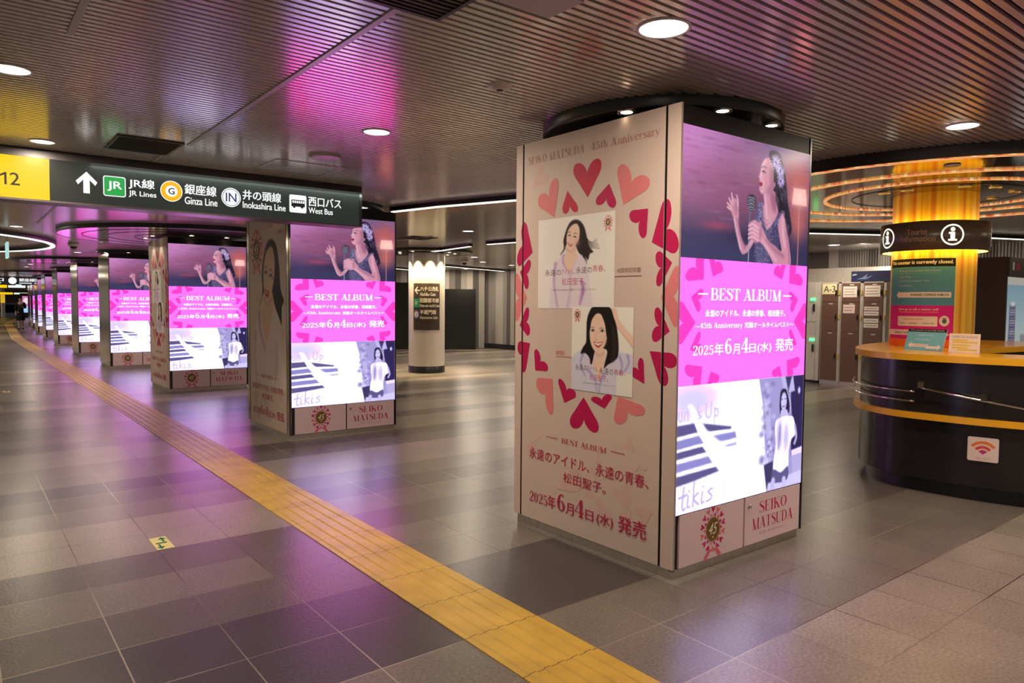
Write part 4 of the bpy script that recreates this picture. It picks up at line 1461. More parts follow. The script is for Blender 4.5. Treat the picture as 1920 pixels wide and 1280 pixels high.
def perforated_mat():
    m, nt, p = _nt('perforated_black_metal')
    N, L = nt.nodes, nt.links
    tc = N.new('ShaderNodeTexCoord')
    mp = N.new('ShaderNodeMapping')
    mp.inputs['Scale'].default_value = (110, 110, 110)
    L.new(tc.outputs['Object'], mp.inputs[0])
    v = N.new('ShaderNodeTexVoronoi')
    v.inputs['Randomness'].default_value = 0
    v.inputs['Scale'].default_value = 1
    L.new(mp.outputs[0], v.inputs['Vector'])
    cr = N.new('ShaderNodeValToRGB')
    cr.color_ramp.elements[0].position, cr.color_ramp.elements[0].color = .28, (.003, .003, .003, 1)
    cr.color_ramp.elements[1].position, cr.color_ramp.elements[1].color = .36, (.020, .018, .017, 1)
    L.new(v.outputs['Distance'], cr.inputs[0])
    L.new(cr.outputs[0], p.inputs['Base Color'])
    p.inputs['Metallic'].default_value, p.inputs['Roughness'].default_value = .0, .5
    p.inputs['Specular IOR Level'].default_value = .15
    return m


M['perf'] = perforated_mat()


def panel(mb, u0, u1, z0, z1, side, t0, t1, mi=0, col=None):
    """flat board on a kiosk side: side L, R, B (back) or F"""
    if side == 'L':
        mb.box(-HW + t0, -HW + t1, HD - u1, HD - u0, z0, z1, mi, col)
    elif side == 'R':
        mb.box(HW - t1, HW - t0, -HD + u0, -HD + u1, z0, z1, mi, col)
    elif side == 'F':
        mb.box(-HW + u0, -HW + u1, -HD + t0, -HD + t1, z0, z1, mi, col)
    else:
        mb.box(HW - u1, HW - u0, HD - t1, HD - t0, z0, z1, mi, col)


def kiosk_base(k):
    x, y = KC[k]
    r = thing('advertising_kiosk', KLAB[k], 'advertising kiosk', (x, y, 0), 0, 'advertising kiosks')
    i = .018
    MB().box(-HW + i, HW - i, -HD + i, HD - i, 0, .056).build('plinth', M['steel'], r)
    MB().box(-HW + .02, HW - .02, -HD + .03, HD - .02, .056, 2.40).box(-HW + .06, HW - .06, -HD + .06, HD - .06, 2.40, 2.47).build('core', M['black'], r)
    return r


def kiosk_common(r):
    # lit screen with its dark rim
    mb = MB().box(-HW + .015, HW - .0145, -HD + .002, -HD + .03, .345, 2.388, 0)
    LED_ART.to(mb, lambda u, v, k: (-HW + .015 + u, -HD + .0015 - k * .2, v), 1)
    mb.build('led_screen', [M['black'], M['led']], r)
    for x0, x1 in ((0.0, .015), (KW - .0145, KW)):
        MB().box(-HW + x0, -HW + x1, -HD, -HD + .03, .05, KT).build('corner_post', M['black'], r)
    mb = MB().box(-HW + .015, HW - .0145, -HD + .006, -HD + .03, 2.388, KT - .004)
    mb.build('header_grille', M['perf'], r)
    MB().box(-HW + .015, HW - .0145, -HD + .012, -HD + .03, .052, .345).build('door_surround', M['black'], r)
    DC = rgb(238, 208, 210)
    for u0, u1, kind in ((.050, .626, 'emblem'), (.642, 1.2235, 'name')):
        mb = MB()
        panel(mb, u0, u1, .058, .341, 'F', .0, .014, 0, DC)
        a = Art()
        rnd = random.Random(7 + len(kind))
        for q in range(5):
            cx, cy, s_ = rnd.uniform(u0 + .08, u1 - .08), rnd.uniform(.13, .27), rnd.uniform(.05, .10)
            a.poly(circle2(min(max(cx, u0 + s_), u1 - s_), min(max(cy, .06 + s_), .34 - s_), s_), rgb(238, 208, 208))
        if kind == 'emblem':
            emblem(a, .339, .218, .112)
        else:
            C = rgb(200, 44, 96)
            a.serif('SEIKO', .787, 1.077, .229, .298, C)
            a.serif('MATSUDA', .717, 1.150, .136, .205, C, False)
            a.serif('45th Anniversary', .79, 1.06, .098, .116, rgb(206, 140, 140), False)
        a.to(mb, FRONT, 0)
        d = mb.build('door', M['print'], r)
        d['label'] = 'pink door with the anniversary emblem' if kind == 'emblem' else 'pink door with two lines of red lettering'
        if kind == 'name':
            m2 = MB()
            m2.tube([(-HW + .68, -HD + .001, .287), (-HW + .68, -HD - .010, .287)], [.013, .011], 16)
            m2.tube([(-HW + .68, -HD - .010, .287), (-HW + .68, -HD - .013, .287)], [.008, .006], 12)
            m2.build('lock', M['chrome'], d)


def kiosk_side(r, kind):
    strips = ((0, .066), (.081, 1.251), (1.267, 1.354))
    if kind == 'hearts':
        for n, (u0, u1) in enumerate(strips):
            mb = MB()
            panel(mb, u0, u1, .056, 2.49, 'L', 0, .014, 0, PAPERC)
            (heart_poster() if n == 1 else strip_art(u0, u1)).to(mb, SIDE)
            o = mb.build('side_panel', M['print'], r)
            if n == 1:
                o['label'] = 'tall white poster with a ring of hearts and two album covers'
    elif kind == 'portrait':
        for n, (u0, u1) in enumerate(strips):
            mb = MB()
            panel(mb, u0, u1, .056, 2.49, 'L', 0, .014, 0, rgb(226, 206, 186))
            if n == 1:
                portrait_poster().to(mb, SIDE)
            o = mb.build('side_panel', M['print'] if n == 1 else M['mirror_steel'], r)
            if n == 1:
                o['label'] = 'tall poster of a smiling woman with long dark hair'
    else:
        mb = MB()
        panel(mb, 0, 1.354, .056, 2.49, 'L', 0, .014)
        mb.build('side_panel', M['mirror_steel'], r)
    if kind != 'steel':
        for u0, u1 in ((.066, .081), (1.251, 1.267)):
            mb = MB()
            panel(mb, u0 + .0005, u1 - .0005, .056, 2.488, 'L', .0015, .02)
            mb.build('gap_shade_strip', M['plenum'], r)  # black filler standing in for the darkness of the open panel gap
    mb = MB()
    panel(mb, .03, 1.354, .056, 2.49, 'R', 0, .014)
    mb.build('side_panel', M['mirror_steel'], r)
    mb = MB()
    panel(mb, .02, 1.231, .056, 2.49, 'B', 0, .014)
    mb.build('back_panel', M['mirror_steel'], r)


protos = {}
for k, kind in enumerate(['hearts', 'portrait', 'hearts'] + ['steel'] * 7):
    if kind in protos and k > 2:
        dup(protos[kind], (KC[k][0], KC[k][1], 0), 0, KLAB[k], 'advertising kiosks')
        continue
    if k == 2:
        dup(protos['hearts'], (KC[k][0], KC[k][1], 0), 0, KLAB[k], 'advertising kiosks')
        continue
    r = kiosk_base(k)
    if k == 0:
        kiosk_common(r)
    else:
        for ch in protos['hearts'].children:
            if ch.name.split('.')[0] in ('led_screen', 'corner_post', 'header_grille', 'door_surround', 'door'):
                c = ch.copy()
                COL.objects.link(c)
                c.parent = r
                for g in ch.children:
                    d = g.copy()
                    COL.objects.link(d)
                    d.parent = c
    kiosk_side(r, kind)
    protos[kind] = r

# ------------------------------------------------------------------ round canopies on the ceiling over the kiosks
SPOT_PLACES = [math.radians(a) for a in (200, 245, 292, 338, 25, 70, 110, 155)]


def canopy(name, label, cx, cy, r, spots, spot_r, soffit, rings=(), z0=2.515, power=2.2, lamp_dirs=None):
    t = thing(name, label, 'ceiling canopy', (cx, cy, CEIL), 0, 'round ceiling canopies')
    h = z0 - CEIL
    MB().lathe([(r - .02, h + .004), (r - .012, h), (r - .004, h), (r, h + .006), (r, .012)], n=96).build('rim', M['black'], t)
    mb = MB().annulus(0, 0, h + .004, 0, r - .018, 96)
    so = mb.build('soffit', soffit, t)
    for q, rr in enumerate(rings):
        MB().lathe([(rr + .006, h + .003), (rr + .006, h - .001), (rr - .006, h - .001), (rr - .006, h + .003)], n=96).build('soffit_joint', M['black'], t)
    for a in spots:
        x, y = spot_r * math.cos(a), spot_r * math.sin(a)
        b = MB().lathe([(.052, h + .003), (.052, h - .004), (.040, h - .004), (.036, h + .002)], x, y, 24).build('spot_ring', M['chrome'], t)
        MB().disc(x, y, h - .002, .034, 20).build('spot_lamp', M['spot_lens'], b)
        if power:
            spot_lamp('spot_light', (x, y, h - .012), power, math.radians(95), .6, (1, .80, .55), t, (0, 0, 0), .03)
    return t


cn = ['small black canopy drum over the nearest kiosk', 'small black canopy drum over the second kiosk, partly behind the hanging sign', 'wide polished round canopy over the third kiosk, mirroring its pink screen',
      'small dark canopy drum over the fourth kiosk', 'wide round canopy over the fifth kiosk', 'small dark canopy drum over the sixth kiosk', 'wide round canopy over the seventh kiosk',
      'small dark canopy drum over the eighth kiosk', 'small dark canopy drum over the ninth kiosk', 'small dark canopy drum over the tenth kiosk']
for k in range(10):
    big = k in (2, 4, 6)
    canopy('kiosk_canopy', cn[k], KC[k][0], KC[k][1], 2.05 if big else .745, [math.radians(a) for a in ((250, 290, 200, 160) if big else (205, 250, 292, 335))], .80 if big else .68,
           M['soffit'] if big else M['soffit_black'], (.95, 1.35, 1.7) if big else (), 2.518, 1.2 if k == 0 else 6 if k < 4 else 0)
    if big:
        pass

# ------------------------------------------------------------------ ceiling lamps and fittings


def downlight(label, x, y, r=.085, power=LAMP_W):
    power *= 1.7 if x > 12 and y > 10 else 1
    t = thing('downlight', label, 'ceiling lamp', (x, y, CEIL), 0, 'ceiling downlights')
    MB().lathe([(r + .012, .004), (r + .012, -.004), (r, -.006), (r - .004, .002)], n=40).build('trim_ring', M['white_plastic'], t)
    MB().disc(0, 0, -.002, r - .002, 36).build('lens', M['lens'], t)
    if power:
        area_lamp('lamp_light', (0, 0, -.012), power, r * 2, WARM, t)


DL = [('large bright downlight above the front of the nearest kiosk', 2.31, 1.97, .10), ('downlight in the ceiling between the hanging sign and the nearest kiosk', 2.23, 4.32, .085),
      ('downlight cut by the left edge of the picture', .25, 4.32, .085), ('downlight just above the yellow part of the hanging sign', .53, 6.11, .075),
      ('downlight in front of the black rim of the information canopy', 4.96, 1.83, .09), ('downlight beyond the nearest kiosk, between two light strips', 6.29, 9.17, .085),
      ('upper small downlight right of the round white pillar', 9.86, 14.11, .085), ('middle small downlight right of the round white pillar', 11.13, 15.53, .085),
      ('lowest small downlight right of the round white pillar', 12.91, 18.95, .085), ('small downlight close to the nearest kiosk edge above the striped wall', 12.61, 16.18, .085),
      ('downlight over the brown coin lockers', 12.6, 6.68, .10), ('downlight under the hanging sign near the oval light ring', .79, 13.27, .085),
      ('downlight in front of the fourth kiosk canopy', 2.29, 15.5, .08), ('downlight below the dome camera, beyond the third canopy', 2.31, 19.32, .08),
      ('upper of two tiny downlights beyond the oval light ring', 1.92, 26.57, .085), ('lower of two tiny downlights beyond the oval light ring', 1.97, 28.75, .085)]
for l, x, y, r in DL:
    downlight(l, x, y, r)


def vent(label, x0, x1, y0, y1, slats=10):
    t = thing('ceiling_vent', label, 'vent', ((x0 + x1) / 2, (y0 + y1) / 2, CEIL), 0, 'ceiling vents')
    w, d = (x1 - x0) / 2, (y1 - y0) / 2
    f = .018
    mb = MB()
    mb.box(-w, w, -d, -d + f, -.010, .01).box(-w, w, d - f, d, -.010, .01).box(-w, -w + f, -d + f, d - f, -.010, .01).box(w - f, w, -d + f, d - f, -.010, .01)
    mb.build('frame', M['grille'], t)
    MB().box(-w + f, w - f, -d + f, d - f, .006, .010).build('backing', M['plenum'], t)
    mb = MB()
    for i in range(slats):
        yy = -d + f + (2 * d - 2 * f) * (i + .5) / slats
        mb.box(-w + f, w - f, yy - .004, yy + .004, -.008, .006)
    mb.build('louvres', M['grille'], t)


vent('dark square ceiling vent just above the hanging sign', .905, 1.33, 5.50, 6.02)
vent('slotted black ceiling vent at the top edge of the picture', 1.17, 1.55, 2.06, 2.476, 12)
vent('small dark vent near the round white pillar', 6.05, 6.55, 10.45, 10.95)
t = MB().box(-.125, .125, -.10, .10, -.012, .012).build('ceiling_panel', M['grey_plate'], None, (1.74, 2.07, CEIL))
tag(t, 'pale grey access panel at the top edge of the ceiling', 'access panel')
hm = MB()
for x0, x1, y0, y1 in ((2.03, 2.045, 5.62, 6.15), (2.60, 2.615, 5.62, 6.15), (2.03, 2.615, 5.61, 5.625), (2.03, 2.615, 6.145, 6.16)):
    hm.box(x0, x1, y0, y1, CEIL - .004, CEIL + .012)
t = hm.build('ceiling_hatch', M['trim'])
tag(t, 'thin-framed ceiling hatch above the right end of the hanging sign', 'hatch')
t = thing('smoke_detector', 'small round smoke detector in the ceiling left of the nearest kiosk', 'smoke detector', (2.259, 3.01, CEIL))
MB().lathe([(0, -.022), (.03, -.022), (.036, -.018), (.038, -.008), (.062, -.006), (.066, .01)], n=32).build('housing', M['white_plastic'], t)
MB().lathe([(.018, -.021), (.018, -.026), (0, -.026)], n=16).build('sensor_cap', M['grille'], t)
t = MB().lathe([(0, -.02), (.10, -.02), (.12, -.014), (.124, .01)], n=40).build('ceiling_speaker', M['grey_plate'], None, (2.282, 5.266, CEIL))
tag(t, 'flat round ceiling speaker just above the hanging sign', 'speaker')


def camera_dome(label, x, y):
    t = thing('security_camera', label, 'security camera', (x, y, CEIL), 0, 'dome security cameras')
    MB().lathe([(0, -.06), (.085, -.06), (.095, -.05), (.095, 0), (.085, .008)], n=28).build('housing', M['white_plastic'], t)
    MB().lathe([(0, -.12), (.03, -.115), (.05, -.10), (.062, -.075), (.062, -.06)], n=24).build('dome', M['black_gloss'], t)


camera_dome('dome security camera below the wide canopy, left of the third kiosk', 1.883, 16.3)
camera_dome('dome security camera near the striped wall, right of the white pillar', 10.385, 15.3)


def light_strip(label, pts, z=2.53, w=.05, glow=True):
    """black trough hanging on the ceiling with a lit strip on its lower edge"""
    t = thing('light_strip', label, 'ceiling light strip', (pts[0][0], pts[0][1], CEIL), 0, 'linear ceiling lights')
    o = Vector((pts[0][0], pts[0][1], 0))
    P = [Vector((p[0], p[1], 0)) - o for p in pts]
    nrm = []
    for i in range(len(P)):
        a, b = P[max(i - 1, 0)], P[min(i + 1, len(P) - 1)]
        d = (b - a).normalized()
        nrm.append(Vector((-d.y, d.x, 0)))
    h0, h1 = z - CEIL, .012
    for nm, ww, za, zb, mm in (('trough', w, h0 + .004, h1, M['black']), ('diffuser', w * .55, h0 - .006, h0 + .004, M['strip'])):
        vs, fs = [], []
        for p, n in zip(P, nrm):
            vs += [p + n * ww + Vector((0, 0, za)), p - n * ww + Vector((0, 0, za)), p - n * ww + Vector((0, 0, zb)), p + n * ww + Vector((0, 0, zb))]
        for i in range(len(P) - 1):
            b = 4 * i
            fs += [(b + q, b + (q + 1) % 4, b + 4 + (q + 1) % 4, b + 4 + q) for q in range(4)]
        fs += [(0, 3, 2, 1), tuple(4 * (len(P) - 1) + q for q in range(4))]
        MB().add(vs, fs).build(nm, mm, t)


light_strip('long ceiling light strip from the second kiosk towards the nearest kiosk', [(4.11, 7.56), (4.28, 6.82), (4.62, 5.88), (5.0, 5.0)])
light_strip('slanting ceiling light strip in front of the white pillar canopy', [(7.84, 12.655), (7.645, 11.067)])
light_strip('short ceiling light strip beside the nearest kiosk', [(7.616, 10.476), (7.716, 9.806), (7.85, 8.9)])
light_strip('upper of two light strips above the striped wall', [(11.126, 17.345), (14.1, 18.50)])
light_strip('lower of two light strips above the striped wall', [(12.6, 20.3), (13.9, 20.3)])
light_strip('upper of the dim light strips left of the white pillar', [(10.5, 19.5), (11.5, 20.05)])
light_strip('middle of the dim light strips left of the white pillar', [(12.0, 23.2), (13.6, 23.6)])
light_strip('lowest of the dim light strips left of the white pillar', [(13.2, 25.5), (15.2, 26.2)])
light_strip('long ceiling light strip in front of the coin lockers', [(9.2, 6.0), (9.94, 5.613), (10.874, 5.065), (12.548, 4.175), (13.183, 3.933), (14.0, 3.6)])

# light ring near the left edge
t = thing('light_ring', 'large curved light ring with black rim on the ceiling at the left edge', 'ceiling light ring', (-2.44, 16.71, CEIL))
R0 = 4.01
MB().lathe([(R0 - .10, .01), (R0 - .10, -.065), (R0 + .06, -.065), (R0 + .06, .01)], n=160).build('rim', M['black'], t)
MB().lathe([(R0 - .04, -.066), (R0 - .04, -.082), (R0 + .03, -.082), (R0 + .03, -.066)], n=160).build('diffuser', M['strip'], t)
hb = thing('blade_sign', 'slim lit blade sign seen edge-on, hanging by the light ring', 'sign', (.80, 15.9, 0))
MB().box(-.016, .016, -.25, .25, 2.22, 2.50).build('panel', emit('pale_cyan_panel', (.55, .95, .9, 1), .75), hb)
MB().tube([(0, 0, 2.49), (0, 0, CEIL + .005)], .012).build('hanger', M['white_plastic'], hb)

# ------------------------------------------------------------------ hanging direction sign
t = thing('direction_sign', 'long black hanging direction sign with yellow exit panel at its left end', 'sign', (1.37, 6.417, 0))
SX = 1.37
YF = 0.0
MB().box(-1.95, 3.151 - SX, .004, .22, 2.205, 2.512).build('light_box', M['black'], t)
MB().box(-1.95, 3.151 - SX, -.004, .22, 2.512, CEIL + .004).build('housing', mat('dark_sign_housing', (.028, .024, .026, 1), .4), t)
MB().box(-1.95, 3.151 - SX, -.004, .22, 2.190, 2.205).build('lower_rail', mat('sign_rail', (.10, .08, .085, 1), .35, .5), t)
MB().box(3.125 - SX, 3.153 - SX, -.004, .22, 2.205, 2.512).build('end_cap', M['black'], t)
SIGN = lambda u, v, k: (u - SX, YF - k, v)
a = Art()
a.rect(.598, 2.205, 3.124, 2.512, rgb(40, 44, 40))
WH = rgb(250, 252, 250)
a.poly([(.815, 2.283), (.858, 2.283), (.858, 2.385), (.895, 2.345), (.910, 2.372), (.8375, 2.448), (.765, 2.372), (.780, 2.345), (.815, 2.385)], WH)
a.text('JR線', 1.128, 1.316, 2.350, 2.434, WH, .022, 0, False)
a.text('JR Lines', 1.128, 1.328, 2.284, 2.336, WH, .02, 0, False)
a.text('銀座線', 1.545, 1.798, 2.350, 2.434, WH, .022, 0, False)
a.text('Ginza Line', 1.545, 1.805, 2.268, 2.328, WH, .02, 0, False)
a.text('井の頭線', 2.019, 2.357, 2.350, 2.434, WH, .022, 0, False)
a.text('Inokashira Line', 2.019, 2.398, 2.278, 2.334, WH, .02, 0, False)
a.text('西口バス', 2.616, 2.936, 2.348, 2.434, WH, .022, 0, False)
a.text('West Bus', 2.616, 2.852, 2.282, 2.334, WH, .02, 0, False)
a.poly(rrect(.949, 2.276, 1.107, 2.434, .018), WH, False)
a.poly(circle2(1.443, 2.361, .085), WH, False)
a.poly(circle2(1.920, 2.357, .082), WH, False)
a.poly(rrect(2.434, 2.276, 2.594, 2.436, .014), WH, False)
a.poly(rrect(.956, 2.283, 1.100, 2.427, .014), rgb(40, 160, 70))
a.text('JR', .980, 1.078, 2.318, 2.394, WH, .03)
a.poly(circle2(1.443, 2.361, .079), rgb(250, 178, 12))
a.poly(circle2(1.443, 2.361, .046), WH)
a.text('G', 1.420, 1.466, 2.335, 2.387, rgb(40, 40, 60), .03)
a.poly(circle2(1.920, 2.357, .074), rgb(70, 78, 110), False)
a.poly(circle2(1.920, 2.357, .069), WH)
a.text('IN', 1.876, 1.964, 2.320, 2.394, rgb(50, 54, 110), .02)
BK = rgb(24, 26, 24)
a.poly(rrect(2.452, 2.330, 2.580, 2.392, .008), BK, False)
for x in (2.462, 2.482, 2.502, 2.522, 2.542, 2.562):
    a.rect(x, 2.362, x + .014, 2.384, WH, 1, x < 2.47)
for x in (2.478, 2.552):
    a.poly(circle2(x, 2.330, .013), BK, x < 2.5)
a.to(MB(), SIGN).build('sign_face', M['backlit'], t)
a = Art()
a.rect(-.58, 2.205, .595, 2.512, rgb(255, 206, 10))
DK = rgb(48, 42, 30)
a.text('A', .195, .272, 2.296, 2.384, DK)
a.poly([(.318, 2.296), (.332, 2.296), (.332, 2.384), (.320, 2.384), (.292, 2.366), (.292, 2.352), (.318, 2.366)], DK, False)
a.text('2', .352, .410, 2.296, 2.386, DK, .012, 0, False)
a.to(MB(), SIGN).build('exit_panel', M['backlit'], t)['label'] = 'yellow exit number panel'
area_lamp('sign_top_light', (.75, -.05, 2.50), 6.0, 2.5, (.85, 1, .92), t, .02, 'RECTANGLE', (math.radians(28), 0, 0))

# ------------------------------------------------------------------ round white pillar with wayfinding board
PX, PY, PR = 7.982, 13.182, .385
t = thing('round_pillar', 'round white pillar lit by scallops of warm light, right of the second kiosk', 'pillar', (PX, PY, 0))
MB().lathe([(PR, .146), (PR, 2.52)], n=64).build('shaft', M['pillar_white'], t)
MB().lathe([(PR + .004, 0), (PR + .004, .142), (PR, .146)], n=64).build('base_band', M['black'], t)
canopy('pillar_canopy', 'dark flat canopy around the top of the round white pillar', PX, PY, .98, [math.radians(a) for a in range(10, 370, 40)], .60, M['soffit_black'], (), 2.53, 0)
for k in range(9):
    an = math.radians(10 + 40 * k)
    spot_lamp('scallop_light', (PX + .50 * math.cos(an), PY + .50 * math.sin(an), 2.49), 170, math.radians(76), .9, (1, .76, .42), None, (0, 0, 0), .02)
DIRP = math.atan2(-PY, -PX)


def wrap(cx, cy, r, mid, sgn=1):
    """map (u along the surface, v up) onto an upright cylinder; u = 0 faces angle mid"""
    def fn(u, v, k):
        an = mid + sgn * u / r
        k *= 7
        return (cx + (r + k) * math.cos(an), cy + (r + k) * math.sin(an), v)
    return fn


a = Art()
a.rect(-.305, .905, .300, 1.885, rgb(150, 130, 112), 16)
a.rect(-.300, .91, .295, 1.88, rgb(70, 60, 54), 16)
WC = rgb(236, 224, 206)
a.poly([(-.275, 1.735), (-.205, 1.815), (-.185, 1.80), (-.228, 1.748), (-.15, 1.748), (-.15, 1.722), (-.228, 1.722), (-.185, 1.67), (-.205, 1.655)], WC)
a.text('ハチ公改札', -.135, .265, 1.72, 1.815, WC, .02, 0, False)
a.text('Hachiko Gate', -.135, .190, 1.62, 1.69, WC, .015, 0, False)
a.poly(rrect(-.285, 1.38, -.165, 1.56, .02), rgb(40, 150, 120), False)
a.text('DT', -.255, -.195, 1.44, 1.50, WC, .02)
a.text('田園都市線', -.145, .270, 1.48, 1.575, WC, .02, 0, False)
a.text('Den-en-toshi Line', -.145, .285, 1.39, 1.45, WC, .015, 0, False)
a.poly(circle2(-.225, 1.235, .066, .09), rgb(130, 110, 170), False)
a.poly(circle2(-.225, 1.235, .042, .058), WC)
a.text('Z', -.24, -.21, 1.21, 1.26, rgb(52, 46, 42), .02)
a.text('半蔵門線', -.140, .200, 1.235, 1.33, WC, .02, 0, False)
a.text('Hanzomon Line', -.140, .235, 1.14, 1.205, WC, .015, 0, False)
o = a.sliced().to(MB(), wrap(0, 0, PR + .004, DIRP)).build('wayfinding_board', M['paper'], None, (PX, PY, 0))
tag(o, 'brown wayfinding board with arrow wrapped around the white pillar', 'sign')

# ------------------------------------------------------------------ black hoardings by the striped wall
def hoarding(label, xa, ya, xb, yb, h, n):
    L_ = math.hypot(xb - xa, yb - ya)
    t = thing('hoarding', label, 'hoarding', (xa, ya, 0), math.atan2(yb - ya, xb - xa), 'black site hoardings')
    for i in range(n):
        MB().box(L_ * i / n + .003, L_ * (i + 1) / n - .003, 0, .05, 0, h).build('board', M['hoarding'], t)


hoarding('black hoarding right of the round white pillar', 11.75, 19.80, 13.32, 18.95, 1.94, 1)
hoarding('taller black hoarding left of the round white pillar', 9.2, 21.3, 11.70, 19.95, 2.13, 2)

# ------------------------------------------------------------------ coin lockers
def locker_column(label, y0, y1, splits, notices, plate=None):
    t = thing('coin_locker', label, 'coin locker', (13.05, (y0 + y1) / 2, 0), 0, 'coin lockers')
    h = (y1 - y0) / 2
    MB().box(.012, .56, -h, h, .0, 1.92).box(0, .02, -h, -h + .05, .075, 1.92).box(0, .02, h - .012, h, .075, 1.92).box(0, .02, -h, h, 1.90, 1.92).box(-.001, .02, -h, h, 0, .072, 1).build('cabinet', [M['locker_frame'], M['steel']], t)
    for i in range(len(splits) - 1):
        z0, z1 = splits[i] + .006, splits[i + 1] - .006
        d = MB().box(-.008, .012, -h + .055, h - .016, z0, z1).build('door', M['locker_door'], t)
        yk = -h + .085
        zk = z0 + (z1 - z0) * .5
        MB().box(-.016, -.008, yk - .014, yk + .014, zk - .05, zk + .05).tube([(-.016, yk, zk - .02), (-.035, yk, zk - .02), (-.035, yk, zk + .02)], .008, 8).build('lock', M['black'], d)
        MB().box(-.0095, -.008, -.04, .04, z1 - .035, z1 - .015).build('number_plate', M['white_plastic'], d)
        MB().box(-.011, -.0005, -h + .012, -h + .042, zk - .04, zk + .04, 0).build('coin_slot', mat('yellow_coin_slot', (.6, .42, .05, 1), .5), d)
    for (u0, u1, z0, z1, c, lines) in notices:
        a = Art()
        a.rect(u0, z0, u1, z1, c)
        for q in range(lines):
            zz = z1 - (z1 - z0) * (q + 1) / (lines + 1)
            a.rect(u0 + .02, zz - .006, u1 - .03 - .02 * (q % 2), zz + .006, rgb(150, 120, 110), 1, q == 0)
        a.to(MB(), lambda u, v, k: (-.0095 - k, h - u, v)).build('notice', M['paper'], t)
    if plate:
        a = Art()
        a.rect(.02, 1.70, .30, 1.895, rgb(236, 222, 176))
        a.text(plate, .045, .27, 1.735, 1.855, rgb(70, 60, 50), .01)
        a.to(MB(), lambda u, v, k: (-.0095 - k, h - u, v)).build('number_board', M['paper'], t)


SPL = (.075, 1.0, 1.55, 1.90)
locker_column('brown coin locker column marked A-3, leftmost', 6.755, 7.13, SPL, [], 'A-3')
locker_column('brown coin locker column with two papers, between the A-3 column and the right one', 6.345, 6.75, SPL, [(.04, .30, 1.64, 1.84, rgb(236, 226, 214), 3), (.05, .27, 1.345, 1.505, rgb(240, 214, 206), 2)])
locker_column('brown coin locker column with four white notice strips, beside the tourist pillar', 5.93, 6.34, SPL, [(.03, .31, 1.65, 1.85, rgb(230, 220, 208), 3), (.03, .29, 1.40, 1.47, rgb(222, 216, 206), 1), (.03, .29, 1.31, 1.385, rgb(222, 216, 206), 1), (.03, .29, 1.18, 1.255, rgb(222, 216, 206), 1), (.03, .29, 1.09, 1.165, rgb(222, 216, 206), 1)])
t = thing('payment_locker', 'white locker unit with green indicator lights at the left of the brown lockers', 'locker', (13.02, 7.42, 0))
MB().box(0, .58, -.275, .275, .05, 1.93).box(.01, .58, -.265, .265, 0, .05, 1).build('cabinet', [M['locker_white'], M['black']], t)
for z0, z1 in ((.06, 1.16), (1.17, 1.92)):
    d = MB().box(-.01, .0, -.20, .27, z0, z1).build('door', M['locker_white'], t)
    zk = z0 + .62 if z0 < 1 else z0 + .28
    MB().box(-.03, -.01, -.185, -.15, zk - .08, zk + .06).build('lock', M['black'], d)
    MB().box(-.03, -.01, -.195, -.10, zk + .13, zk + .17).build('indicator_light', M['green_led'], d)
    MB().box(-.012, -.01, .02, .20, zk - .15, zk - .13).build('slot', M['black'], d)
t = thing('locker_sign', 'dark blue sign standing on top of the brown coin lockers', 'sign', (13.15, 6.2, 1.92))
MB().box(0, .05, -.45, .42, 0, .20).build('board', M['blue_panel'], t)
a = Art()
a.poly([(.10, .05), (.22, .09), (.30, .15), (.27, .08), (.40, .12), (.28, .05)], rgb(110, 120, 160))
a.poly([(.02, .12), (.10, .13), (.10, .15), (.02, .14)], rgb(170, 175, 195), False)
a.to(MB(), lambda u, v, k: (-.001 - k, .42 - u, v)).build('printed_mark', M['paper'], t)
area_lamp('locker_cove_light', (13.50, 6.2, 1.99), 14, 2.6, (1, .9, .72), None, .05, 'RECTANGLE', (math.radians(0), math.radians(200), math.radians(0))).rotation_euler = (0, math.radians(215), 0)

# ------------------------------------------------------------------ information pillar, fascia ring and ceiling disc
IX, IY, IR = 7.353, 2.919, .354
DIRI = math.atan2(-IY, -IX)


def stripe_mat():
    """vertical yellow and orange stripes printed around the pillar"""
    m, nt, p = _nt('yellow_striped_pillar')
    N, L = nt.nodes, nt.links
    tc = N.new('ShaderNodeTexCoord')
    sp = N.new('ShaderNodeSeparateXYZ')
    L.new(tc.outputs['Object'], sp.inputs[0])
    at = N.new('ShaderNodeMath')
    at.operation = 'ARCTAN2'
    L.new(sp.outputs[1], at.inputs[0])
    L.new(sp.outputs[0], at.inputs[1])
    ml = N.new('ShaderNodeMath')
    ml.operation = 'MULTIPLY'
    ml.inputs[1].default_value = 5.5
    L.new(at.outputs[0], ml.inputs[0])
    nz = N.new('ShaderNodeTexNoise')
    nz.noise_dimensions = '1D'
    nz.inputs['Scale'].default_value, nz.inputs['Detail'].default_value = 1.0, 3
    L.new(ml.outputs[0], nz.inputs['W'])
    cr = N.new('ShaderNodeValToRGB')
    e = cr.color_ramp.elements
    e[0].position, e[0].color = .32, (.72, .24, .012, 1)
    e[1].position, e[1].color = .68, (.92, .68, .14, 1)
    k = e.new(.5)
    k.color = (.90, .50, .03, 1)
    L.new(nz.outputs['Fac'], cr.inputs[0])
    L.new(cr.outputs[0], p.inputs['Base Color'])
    p.inputs['Roughness'].default_value = .3
    return m


